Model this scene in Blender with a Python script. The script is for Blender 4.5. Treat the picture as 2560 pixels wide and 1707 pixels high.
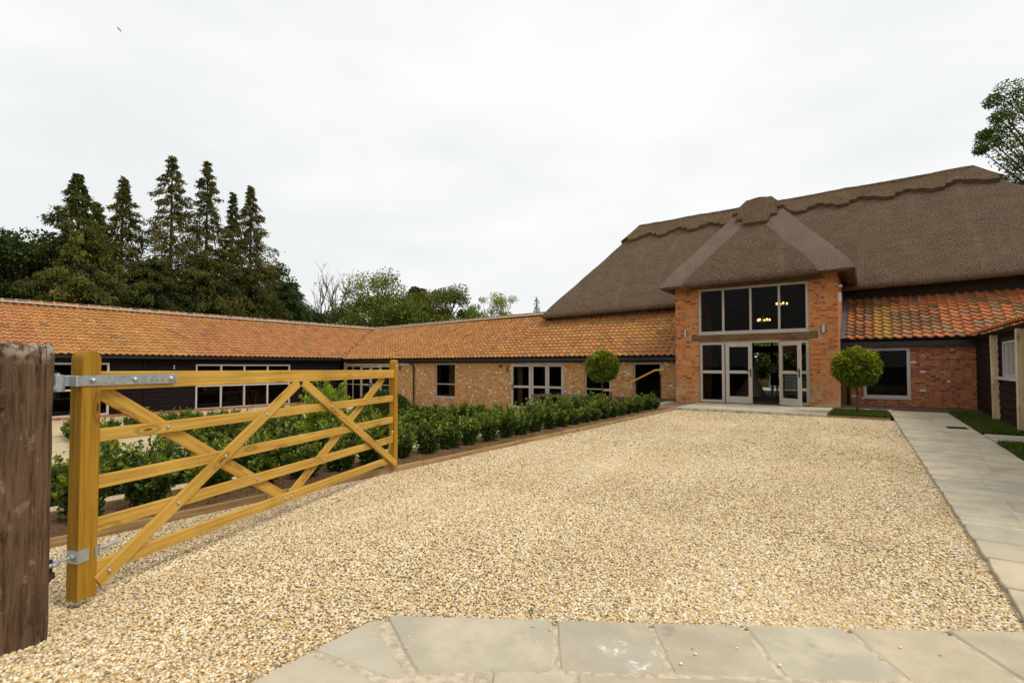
import bpy, math, random
import numpy as np
from math import sin, cos, tan, pi, radians, sqrt, floor
from mathutils import Vector, noise
for o in list(bpy.data.objects): bpy.data.objects.remove(o)
scene = bpy.context.scene
COL = scene.collection
random.seed(7)
RNG = np.random.default_rng(11)

# ------------------------------------------------------------ camera
cam_d = bpy.data.cameras.new('camera'); cam = bpy.data.objects.new('camera', cam_d); COL.objects.link(cam)
cam.location = (0, 0, 1.35)
cam.rotation_euler = (radians(90 + 1.6), 0, radians(35.2))
cam_d.sensor_width = 36; cam_d.lens = 18.0
cam_d.shift_x = 0.0; cam_d.shift_y = 0.01006
cam_d.clip_start = 0.05; cam_d.clip_end = 3000
scene.camera = cam
# ------------------------------------------------------------ world, sun, exposure
SUN_EL, SUN_AZ = radians(52), radians(75)      # azimuth measured from +Y towards +X
w = bpy.data.worlds.new('World'); scene.world = w; w.use_nodes = True
nt = w.node_tree; nt.nodes.clear()
out = nt.nodes.new('ShaderNodeOutputWorld'); bg = nt.nodes.new('ShaderNodeBackground')
sky = nt.nodes.new('ShaderNodeTexSky'); sky.sky_type = 'NISHITA'; sky.sun_disc = False
sky.sun_elevation = SUN_EL; sky.sun_rotation = SUN_AZ
sky.air_density = 1.0; sky.dust_density = 3.0
tc = nt.nodes.new('ShaderNodeTexCoord'); mp = nt.nodes.new('ShaderNodeMapping')
mp.inputs['Scale'].default_value = (1.0, 1.0, 3.2)
n1 = nt.nodes.new('ShaderNodeTexNoise'); n1.inputs['Scale'].default_value = 1.35; n1.inputs['Detail'].default_value = 4; n1.inputs['Roughness'].default_value = .48
cr = nt.nodes.new('ShaderNodeValToRGB')
cr.color_ramp.elements[0].position = .40; cr.color_ramp.elements[0].color = (.865, .885, .885, 1)
cr.color_ramp.elements[1].position = .58; cr.color_ramp.elements[1].color = (.99, .992, .985, 1)
sc_ = nt.nodes.new('ShaderNodeVectorMath'); sc_.operation = 'SCALE'; sc_.inputs['Scale'].default_value = 10.6
mx = nt.nodes.new('ShaderNodeMix'); mx.data_type = 'RGBA'; mx.inputs[0].default_value = .93
L = nt.links.new
L(tc.outputs['Generated'], mp.inputs['Vector']); L(mp.outputs[0], n1.inputs['Vector']); L(n1.outputs[0], cr.inputs[0])
L(cr.outputs[0], sc_.inputs[0]); L(sky.outputs[0], mx.inputs[6]); L(sc_.outputs[0], mx.inputs[7])
L(mx.outputs[2], bg.inputs['Color']); bg.inputs['Strength'].default_value = .10; L(bg.outputs[0], out.inputs[0])
sun_d = bpy.data.lights.new('sun', 'SUN'); sun = bpy.data.objects.new('sun', sun_d); COL.objects.link(sun)
sun_d.energy = 1.9; sun_d.angle = radians(22); sun_d.color = (1.0, .92, .79)
sd = Vector((sin(SUN_AZ) * cos(SUN_EL), cos(SUN_AZ) * cos(SUN_EL), sin(SUN_EL)))
sun.rotation_euler = sd.to_track_quat('Z', 'Y').to_euler()
scene.view_settings.view_transform = 'Standard'; scene.view_settings.look = 'None'
scene.view_settings.exposure = 0.0; scene.view_settings.gamma = 1.0
scene.render.engine = 'CYCLES'
scene.cycles.use_denoising = True
scene.cycles.max_bounces = 8; scene.cycles.transparent_max_bounces = 12
scene.cycles.diffuse_bounces = 4; scene.cycles.glossy_bounces = 3

# ------------------------------------------------------------ node helper
class NT:
    def __init__(s, name):
        s.m = bpy.data.materials.new(name); s.m.use_nodes = True
        s.t = s.m.node_tree; s.t.nodes.clear()
        s.out = s.t.nodes.new('ShaderNodeOutputMaterial')
    def put(s, sock, v):
        if v is None: return
        if isinstance(v, bpy.types.NodeSocket): s.t.links.new(v, sock)
        else:
            if sock.type == 'RGBA' and len(v) == 3: v = tuple(v) + (1,)
            sock.default_value = v
    def n(s, typ, props=None, **ins):
        nd = s.t.nodes.new('ShaderNode' + typ)
        for k, v in (props or {}).items(): setattr(nd, k, v)
        for k, v in ins.items():
            key = int(k[1:]) if k[0] == '_' and k[1:].isdigit() else k.replace('_', ' ')
            s.put(nd.inputs[key], v)
        return nd
    def math(s, op, a, b=None, c=None, clamp=False):
        nd = s.t.nodes.new('ShaderNodeMath'); nd.operation = op; nd.use_clamp = clamp
        for i, v in enumerate((a, b, c)): s.put(nd.inputs[i], v) if v is not None else None
        return nd.outputs[0]
    def mix(s, f, a, b, mode='MIX'):
        nd = s.t.nodes.new('ShaderNodeMix'); nd.data_type = 'RGBA'; nd.blend_type = mode
        s.put(nd.inputs[0], f); s.put(nd.inputs[6], a); s.put(nd.inputs[7], b)
        return nd.outputs[2]
    def ramp(s, f, stops, interp='LINEAR'):
        nd = s.t.nodes.new('ShaderNodeValToRGB'); r = nd.color_ramp; r.interpolation = interp
        while len(r.elements) < len(stops): r.elements.new(.5)
        for e, (p, c) in zip(r.elements, stops):
            e.position = p; e.color = tuple(c) + (1,) if len(c) == 3 else c
        s.put(nd.inputs[0], f); return nd.outputs[0]
    def rng(s, f, a, b, c=0., d=1., smooth=True):
        nd = s.t.nodes.new('ShaderNodeMapRange'); nd.interpolation_type = 'SMOOTHSTEP' if smooth else 'LINEAR'
        for i, v in enumerate((f, a, b, c, d)): s.put(nd.inputs[i], v)
        return nd.outputs[0]
    def noise(s, vec, scale, detail=3, rough=.55):
        nd = s.n('TexNoise', None, Scale=scale, Detail=detail, Roughness=rough)
        s.put(nd.inputs['Vector'], vec); return nd.outputs[0]
    def map(s, vec, sc=(1, 1, 1), loc=(0, 0, 0)):
        nd = s.n('Mapping'); s.put(nd.inputs['Vector'], vec); nd.inputs['Scale'].default_value = sc; nd.inputs['Location'].default_value = loc
        return nd.outputs[0]
    def bump(s, h, dist=.01, strength=1., normal=None):
        nd = s.n('Bump', None, Strength=strength, Distance=dist, Height=h)
        if normal is not None: s.put(nd.inputs['Normal'], normal)
        return nd.outputs[0]
    def bsdf(s, color, rough=.8, normal=None, metal=0., spec=.5, **k):
        nd = s.n('BsdfPrincipled', None, Base_Color=color, Roughness=rough, Metallic=metal)
        nd.inputs['Specular IOR Level'].default_value = spec
        if normal is not None: s.put(nd.inputs['Normal'], normal)
        for a, b in k.items(): s.put(nd.inputs[a.replace('_', ' ')], b)
        s.t.links.new(nd.outputs[0], s.out.inputs[0]); return nd
    def uv(s): return s.n('UVMap').outputs[0]
    def pos(s): return s.n('NewGeometry').outputs['Position']
    def attr(s, n='Col'):
        return s.n('Attribute', {'attribute_name': n}).outputs['Color']

M = {}
def simple(name, col, rough=.7, metal=0., var=.15, scale=8, bump=0., spec=.4):
    t = NT(name); p = t.pos(); f = t.noise(p, scale, 4)
    c = t.mix(t.rng(f, .3, .7), tuple(x * (1 - var) for x in col), tuple(min(1, x * (1 + var)) for x in col))
    nm = t.bump(t.noise(p, scale * 6, 3), bump) if bump else None
    t.bsdf(c, rough, nm, metal, spec); M[name] = t.m; return t.m

simple('frame_paint', (.43, .375, .315), .5, var=.05, scale=3)
simple('frame_white', (.47, .43, .41), .45, var=.05, scale=3)
simple('black_metal', (.012, .011, .011), .4)
simple('rust', (.055, .022, .012), .75, .3, .5, 40, .002)
simple('lead', (.15, .125, .135), .6, .2, .3, 6, .004)
simple('mortar', (.42, .37, .29), .95, var=.2, scale=14, bump=.006)
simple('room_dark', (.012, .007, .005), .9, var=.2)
simple('room_brown', (.11, .065, .05), .9, var=.3)  # black barn interior, colour raised to carry daylight from its big windows
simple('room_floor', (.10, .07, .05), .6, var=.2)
simple('cloth_blue', (.38, .52, .66), .9, var=.05)
simple('red_plastic', (.30, .01, .008), .35, var=.1)
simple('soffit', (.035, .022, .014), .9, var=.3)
simple('bamboo', (.52, .38, .10), .6, var=.15, scale=30)
simple('yellow_cap', (.7, .42, .02), .5)
simple('skin', (.34, .17, .10), .6, var=.05)
simple('hair_dark', (.02, .012, .008), .6)
simple('blouse', (.36, .20, .24), .9, var=.2)
simple('skirt_black', (.012, .009, .009), .8)
simple('gown', (.45, .36, .34), .9, var=.2, scale=30)
simple('bird_dark', (.02, .02, .022), .7)
simple('white_plastic', (.7, .7, .7), .4)
t = NT('galvanised'); p = t.pos(); v = t.n('TexVoronoi', None, Scale=70., Vector=p)
t.bsdf(t.mix(t.noise(p, 30, 4), (.36, .39, .41), (.56, .60, .62)), t.rng(t.noise(p, 45), .3, .7, .32, .55), t.bump(t.noise(p, 60), .001), .75); M['galvanised'] = t.m
t = NT('glass')
fr = t.n('Fresnel', None, IOR=1.33); gl = t.n('BsdfGlossy', None, Color=(1, 1, 1), Roughness=.01); tr = t.n('BsdfTransparent', None, Color=(.72, .71, .68))
f = t.math('MULTIPLY', fr.outputs[0], .24)
ms = t.n('MixShader', None, _0=f, _1=tr.outputs[0], _2=gl.outputs[0]); t.t.links.new(ms.outputs[0], t.out.inputs[0]); M['glass'] = t.m
t = NT('bulb'); e = t.n('Emission', None, Color=(1, .62, .22), Strength=4.5); t.t.links.new(e.outputs[0], t.out.inputs[0]); M['bulb'] = t.m
t = NT('bulb_dim'); e = t.n('Emission', None, Color=(1, .55, .15), Strength=3.); t.t.links.new(e.outputs[0], t.out.inputs[0]); M['bulb_dim'] = t.m
simple('brass', (.35, .20, .05), .35, .8)

# stone colours of the drive, shared by the loose pebbles and the sheet beneath them
STONES = [(0., (.13, .085, .04)), (.07, (.30, .20, .10)), (.15, (.56, .33, .10)), (.24, (.74, .49, .19)), (.38, (.73, .53, .28)),
          (.56, (.82, .67, .41)), (.72, (.89, .76, .52)), (.84, (.94, .88, .70)), (.94, (.48, .40, .31)), (1., (.70, .60, .46))]
STONES = [(p_, (min(.97, c_[0] * 1.0), min(.95, c_[1] * 1.03), min(.9, c_[2] * 1.07))) for p_, c_ in STONES]
t = NT('gravel_sheet'); p = t.pos()
v1 = t.n('TexVoronoi', None, Scale=72., Randomness=1., Vector=t.mix(.025, p, t.n('TexNoise', None, Scale=30., Vector=p).outputs[1], 'ADD'))
rnd = t.n('SeparateColor', None, _0=v1.outputs['Color']).outputs[0]
c = t.ramp(rnd, STONES)
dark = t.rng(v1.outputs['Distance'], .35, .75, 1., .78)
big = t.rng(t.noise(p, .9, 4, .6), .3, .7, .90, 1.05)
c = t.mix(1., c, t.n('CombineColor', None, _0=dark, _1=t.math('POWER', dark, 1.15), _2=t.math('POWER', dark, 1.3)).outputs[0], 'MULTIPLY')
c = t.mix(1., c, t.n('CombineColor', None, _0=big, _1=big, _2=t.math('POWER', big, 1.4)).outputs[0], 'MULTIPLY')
trk = t.noise(t.map(p, (1.6, .22, 1)), 1., 4, .6)
c = t.mix(t.rng(trk, .42, .62, .20, 0.), c, (.46, .31, .14))
h = t.math('SUBTRACT', t.math('ADD', t.math('MULTIPLY', rnd, .5), .6), v1.outputs['Distance'])
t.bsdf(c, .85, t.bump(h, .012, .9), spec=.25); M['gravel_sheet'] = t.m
t = NT('pebble'); oi = t.n('ObjectInfo').outputs['Random']
p = t.pos(); c = t.ramp(oi, STONES)
c = t.mix(t.rng(t.noise(p, 130, 3), .45, .75, 0., .45), c, (.55, .42, .25))
trk = t.noise(t.map(p, (1.6, .22, 1)), 1., 4, .6)
c = t.mix(t.rng(trk, .42, .62, .20, 0.), c, (.46, .31, .14))
t.bsdf(c, .7, t.bump(t.noise(p, 260, 3), .002), spec=.3); M['pebble'] = t.m

t = NT('flagstone'); p = t.pos(); a = t.attr()
n_ = t.noise(t.map(p, (1, 1, 1)), 3.2, 6, .62); n2 = t.noise(p, 22, 5, .7); n3 = t.noise(p, 1.1, 3)
c = t.mix(t.rng(n_, .35, .68), (.44, .385, .275), (.58, .50, .36))
c = t.mix(t.rng(n3, .45, .68, 0., .6), c, (.43, .395, .32)); c = t.mix(t.rng(n2, .5, .75, 0., .3), c, (.60, .48, .28))
c = t.mix(t.rng(t.noise(t.map(p, (1, 1, 1), (7, 3, 0)), 4.5, 5, .7), .60, .74, 0., .45), c, (.17, .13, .08))
c = t.mix(1., c, a, 'MULTIPLY')
for (qx, qy, rr_) in ((-1.02, 2.28, .10), (-.86, 2.22, .09), (-.84, 2.34, .05)):
    dv = t.n('VectorMath', {'operation': 'DISTANCE'}, _0=p, _1=(qx, qy, .03)).outputs['Value']
    c = t.mix(t.math('MULTIPLY', t.rng(dv, rr_ * .3, rr_, .75, 0.), t.rng(t.noise(p, 20, 5, .7), .48, .66)), c, (.82, .84, .86))
t.bsdf(c, .8, t.bump(t.math('ADD', t.math('MULTIPLY', n_, .8), t.math('MULTIPLY', n2, .25)), .012), spec=.3); M['flagstone'] = t.m
simple('pointing', (.54, .45, .33), .95, var=.22, scale=25, bump=.006)

def brick_mat(name, stops, mortar, course=.08, stretcher=.225, header=.11, mw=.006, stain=None, rough_n=.35, tint=1.):
    t = NT(name); uv = t.uv(); P = stretcher + header; fS = stretcher / P
    wob = t.n('TexNoise', None, Scale=9., Detail=2., Vector=uv).outputs[1]
    uvw = t.n('VectorMath', {'operation': 'ADD'}, _0=uv, _1=t.n('VectorMath', {'operation': 'SCALE'}, _0=wob, Scale=.012).outputs[0]).outputs[0]
    s = t.n('SeparateXYZ', None, _0=uvw)
    v = t.math('DIVIDE', s.outputs[1], course); row = t.math('FLOOR', v); fy = t.math('FRACT', v)
    rsh = t.n('TexWhiteNoise', {'noise_dimensions': '1D'}, W=row).outputs[0]
    off = t.math('ADD', t.math('MULTIPLY', t.math('MODULO', row, 2.), .5 * 1.), t.math('MULTIPLY', rsh, .14))
    u = t.math('ADD', t.math('DIVIDE', s.outputs[0], P), off)
    cu = t.math('FLOOR', u); fx = t.math('FRACT', u)
    hd = t.math('GREATER_THAN', fx, fS)
    idx = t.math('ADD', t.math('MULTIPLY', cu, 2.), hd)
    wn = t.n('TexWhiteNoise', {'noise_dimensions': '3D'}, Vector=t.n('CombineXYZ', None, _0=idx, _1=row).outputs[0])
    d = t.math('MINIMUM', t.math('MINIMUM', fx, t.math('ABSOLUTE', t.math('SUBTRACT', fx, fS))), t.math('SUBTRACT', 1., fx))
    dx = t.math('MULTIPLY', d, P); dy = t.math('MULTIPLY', t.math('MINIMUM', fy, t.math('SUBTRACT', 1., fy)), course)
    dd = t.math('ADD', t.math('MINIMUM', dx, dy), t.math('MULTIPLY', t.math('SUBTRACT', t.noise(uv, 60, 3), .5), .012 * rough_n * 2))
    mm = t.rng(dd, mw - .002, mw + .0025)
    c = t.ramp(wn.outputs[0], stops)
    fine = t.noise(uv, 45, 4, .7)
    c = t.mix(t.rng(fine, .3, .75), t.mix(.35, c, (.05, .02, .01)), c)
    c = t.mix(t.rng(t.noise(uv, 18, 3), .62, .75, 0., .35), c, (.55, .40, .25))
    mc = t.mix(t.noise(uv, 30, 3), tuple(x * .75 for x in mortar), mortar)
    c = t.mix(mm, mc, c)
    if stain:
        for (sc, lo, hi, amt, colr, zlo, zhi) in stain:
            zz = t.rng(t.n('SeparateXYZ', None, _0=t.pos()).outputs[2], zlo, zhi, 1., 0.)
            f = t.math('MULTIPLY', t.rng(t.noise(uv, sc, 5, .6), lo, hi, 0., amt), zz)
            c = t.mix(f, c, colr)
    h = t.math('ADD', mm, t.math('MULTIPLY', fine, .35))
    t.bsdf(c, .88, t.bump(h, .008, .8), spec=.25); M[name] = t.m

brick_mat('brick_porch', [(0., (.24, .06, .03)), (.10, (.42, .10, .03)), (.32, (.60, .17, .04)), (.6, (.68, .235, .05)), (.8, (.60, .22, .07)), (.93, (.66, .29, .12)), (1., (.22, .08, .06))],
          (.58, .39, .20), .08, .225, .105, .0055,
          [(2.2, .38, .62, .75, (.50, .40, .25), .1, 1.1), (3.0, .5, .7, .5, (.20, .15, .07), .1, .9)])
brick_mat('brick_mixed', [(0., (.26, .13, .06)), (.10, (.50, .18, .05)), (.35, (.66, .285, .085)), (.58, (.70, .34, .11)), (.78, (.60, .28, .10)), (.89, (.60, .42, .22)), (.945, (.66, .50, .33)), (.96, (.84, .77, .66)), (1., (.9, .86, .78))],
          (.50, .345, .18), .072, .135, .08, .0075,
          [(5., .5, .7, .35, (.22, .17, .10), -3., 3.)], rough_n=.7)
brick_mat('brick_red', [(0., (.14, .045, .035)), (.13, (.32, .075, .04)), (.4, (.46, .12, .05)), (.65, (.55, .18, .06)), (.85, (.50, .22, .10)), (.965, (.52, .28, .16)), (.975, (.78, .70, .60)), (1., (.8, .75, .68))],
          (.40, .25, .14), .072, .15, .085, .006, [(4., .48, .7, .5, (.16, .10, .06), -3., 3.)])
brick_mat('paver', [(0., (.16, .09, .06)), (.5, (.28, .15, .09)), (1., (.34, .25, .18))], (.30, .24, .17), .10, .20, .10, .006)

t = NT('pantile'); p = t.pos(); a = t.attr()
a = t.mix(1., a, (.80, .79, .80), 'MULTIPLY')
c = t.mix(t.rng(t.noise(p, 9, 5, .7), .35, .7), t.mix(.4, a, (.16, .07, .03)), a)
c = t.mix(t.rng(t.noise(p, 34, 3, .7), .6, .78, 0., .5), c, (.09, .06, .035))
c = t.mix(t.rng(t.noise(p, 1.7, 4, .6), .50, .72, 0., .35), c, (.24, .15, .06))
t.bsdf(c, .85, t.bump(t.noise(p, 50, 4), .004), spec=.25); M['pantile'] = t.m

def thatch_mat(name, dark, light, tip, sx=60., sy=9., specks=.6):
    t = NT(name); uv = t.uv(); p = t.pos()
    st = t.noise(t.map(uv, (sx * .45, sy, 1)), 1., 4, .8)
    gr = t.noise(t.map(uv, (25, 17, 1)), 1., 4, .9); streak = t.noise(t.map(uv, (2.2, .35, 1)), 1., 4, .6); med = t.noise(uv, 2.0, 4, .6)
    c = t.mix(t.rng(st, .36, .64), dark, light)
    c = t.mix(t.rng(streak, .5, .75, 0., .22), c, tuple(x * 1.4 for x in light))
    c = t.mix(t.rng(gr, .54, .66, 0., specks), c, tip)
    c = t.mix(t.rng(gr, .30, .46, .75, 0.), c, tuple(x * .3 for x in dark))
    c = t.mix(t.rng(med, .35, .7, 0., .3), c, tuple(x * .75 for x in dark))
    h = t.math('ADD', st, gr)
    t.bsdf(c, .95, t.bump(h, .05, 1.), spec=.1); M[name] = t.m
thatch_mat('thatch', (.095, .060, .037), (.22, .15, .10), (.62, .47, .34), specks=.65)
thatch_mat('thatch_hip', (.17, .125, .092), (.31, .235, .175), (.60, .50, .40), 60., 26., .6)
thatch_mat('thatch_ridge', (.085, .052, .027), (.215, .142, .080), (.60, .46, .30), 30., 20., .9)

def wood_mat(name, base, dark, knotc, gs=1., rough=.65, crack=0., bump=.002, spec=.3):
    t = NT(name); uv = t.uv(); p = t.pos()
    wv = t.noise(t.map(uv, (1.1 * gs, 42 * gs, 1)), 1., 5, .7)
    fine = t.noise(t.map(uv, (5 * gs, 190 * gs, 1)), 1., 3, .7)
    c = t.mix(t.rng(wv, .38, .66), base, dark)
    c = t.mix(t.rng(fine, .5, .75, 0., .55), c, dark)
    c = t.mix(t.rng(t.noise(p, 1.1, 4, .65), .5, .72, 0., .35), c, tuple(x * .7 for x in dark))
    c = t.mix(t.rng(t.noise(p, 2.3, 3), .4, .7, 0., .3), c, tuple(min(1, x * 1.25) for x in base))
    vo = t.n('TexVoronoi', None, Scale=1., Vector=t.map(uv, (2.6, 9., 1)))
    kn = t.rng(vo.outputs['Distance'], .05, .13, 1., 0.); kr = t.rng(t.math('ABSOLUTE', t.math('SUBTRACT', vo.outputs['Distance'], .20)), 0., .09, .5, 0.)
    keep = t.math('GREATER_THAN', t.n('SeparateColor', None, _0=vo.outputs['Color']).outputs[0], .45)
    c = t.mix(t.math('MULTIPLY', t.math('MAXIMUM', kn, kr), keep), c, knotc)
    h = t.math('ADD', wv, t.math('MULTIPLY', fine, .5))
    if crack:
        ck = t.noise(t.map(uv, (1.6, 26, 1), (3, 1, 0)), 1., 3, .6)
        cm = t.rng(t.math('ABSOLUTE', t.math('SUBTRACT', ck, .5)), 0., .014, 1., 0.)
        cm = t.math('MULTIPLY', cm, t.rng(t.noise(uv, 2.2), .5, .6))
        c = t.mix(t.math('MULTIPLY', cm, crack), c, (.012, .008, .005)); h = t.math('SUBTRACT', h, cm)
    t.bsdf(c, rough, t.bump(h, bump), spec=spec); M[name] = t.m; return t
wood_mat('gate_wood', (.56, .345, .075), (.37, .20, .032), (.15, .06, .012), rough=.8, spec=.15)
wood_mat('gate_post_wood', (.38, .205, .022), (.24, .118, .011), (.12, .045, .01), rough=.8, spec=.15)
wood_mat('edging_wood', (.40, .27, .12), (.24, .14, .055), (.12, .06, .03))
wood_mat('rail_wood', (.58, .36, .09), (.44, .24, .05), (.40, .2, .05))
wood_mat('oak_beam', (.19, .12, .055), (.09, .05, .022), (.04, .02, .01), .8, .85, .9, .006)
wood_mat('oak_pale', (.64, .50, .31), (.44, .31, .17), (.12, .06, .03), .8, .8, .5, .004)
wood_mat('black_board', (.016, .011, .012), (.007, .005, .005), (.008, .006, .006), .8, .85, 0., .004, .08)
wood_mat('brown_board', (.030, .018, .012), (.014, .008, .006), (.008, .006, .006), .8, .9, 0., .004, .08)
t = NT('weathered_post'); uv = t.uv(); p = t.pos()
wv = t.noise(t.map(uv, (2.2, 34, 1)), 1., 5, .65); fine = t.noise(t.map(uv, (10, 170, 1)), 1., 4, .7)
c = t.mix(t.rng(wv, .35, .66), (.14, .082, .045), (.048, .025, .014))
c = t.mix(t.rng(fine, .45, .75, 0., .5), c, (.21, .13, .08))
c = t.mix(t.rng(t.noise(t.map(p, (1, 1, .6)), 9, 6, .72), .55, .70, 0., .6), c, (.36, .27, .20))
c = t.mix(t.rng(t.noise(p, 5, 5, .7), .63, .72, 0., .55), c, (.20, .11, .02))
zz = t.rng(t.n('SeparateXYZ', None, _0=p).outputs[2], 1.34, 1.46)
c = t.mix(t.math('MULTIPLY', zz, t.rng(t.noise(p, 16, 5), .42, .56)), c, (.42, .36, .28))
ck = t.noise(t.map(uv, (.9, 9, 1), (4.3, 1.7, 0)), 1., 5, .6)
cm = t.rng(t.math('ABSOLUTE', t.math('SUBTRACT', ck, .5)), 0., .006, 1., 0.)
cm = t.math('MULTIPLY', cm, t.rng(t.noise(uv, 2.4), .50, .58))
c = t.mix(t.rng(t.noise(t.map(uv, (.8, 5, 1)), 1., 3), .5, .68, 0., .6), c, (.045, .024, .014))
c = t.mix(cm, c, (.010, .006, .004))
t.bsdf(c, .9, t.bump(t.math('SUBTRACT', t.math('ADD', wv, t.math('MULTIPLY', fine, .6)), t.math('MULTIPLY', cm, 2.)), .006), spec=.2); M['weathered_post'] = t.m

t = NT('soil'); p = t.pos(); a = t.noise(p, 38, 6, .7); b = t.noise(p, 3, 3)
c = t.mix(t.rng(a, .35, .68), (.075, .038, .018), (.24, .135, .065)); c = t.mix(t.rng(b, .4, .7, 0., .4), c, (.30, .19, .10))
c = t.mix(t.rng(t.noise(p, 75, 2), .70, .74), c, (.5, .42, .3))
t.bsdf(c, .95, t.bump(a, .03), spec=.1); M['soil'] = t.m
t = NT('turf'); p = t.pos(); a = t.noise(p, 30, 5, .7)
t.bsdf(t.mix(t.rng(a, .35, .65), (.025, .045, .010), (.07, .11, .02)), .95, t.bump(a, .03), spec=.1); M['turf'] = t.m
def leaf_mat(name, tr=.25, rough=.55, mul=(1, 1, 1)):
    t = NT(name); a = t.attr(); p = t.pos()
    c = t.mix(1., a, mul, 'MULTIPLY')
    nd = t.bsdf(c, rough, spec=.35)
    tl = t.n('BsdfTranslucent', None, Color=t.mix(1., c, (1.3, 1.5, .6), 'MULTIPLY'))
    ms = t.n('MixShader', None, _0=tr, _1=nd.outputs[0], _2=tl.outputs[0]); t.t.links.new(ms.outputs[0], t.out.inputs[0]); M[name] = t.m
leaf_mat('leaf', .25, .6, (1.1, 1.02, .5)); leaf_mat('leaf_box', .12, .5, (1.05, .95, .42)); leaf_mat('needle', .15, .8, (1.35, 1.12, .6))
leaf_mat('leaf_stone', 0., .8)
simple('bark', (.11, .07, .045), .95, var=.4, scale=10, bump=.02)
simple('bark_red', (.13, .065, .04), .95, var=.4, scale=10, bump=.02)
simple('bark_pale', (.13, .085, .05), .9, var=.3, scale=10, bump=.01)

ORD = ['first', 'second', 'third', 'fourth', 'fifth', 'sixth', 'seventh', 'eighth', 'ninth', 'tenth', 'eleventh', 'twelfth', 'thirteenth', 'fourteenth', 'fifteenth', 'sixteenth', 'seventeenth', 'eighteenth', 'nineteenth', 'twentieth',
       'twenty-first', 'twenty-second', 'twenty-third', 'twenty-fourth', 'twenty-fifth', 'twenty-sixth', 'twenty-seventh', 'twenty-eighth', 'twenty-ninth', 'thirtieth', 'thirty-first', 'thirty-second', 'thirty-third']
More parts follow.
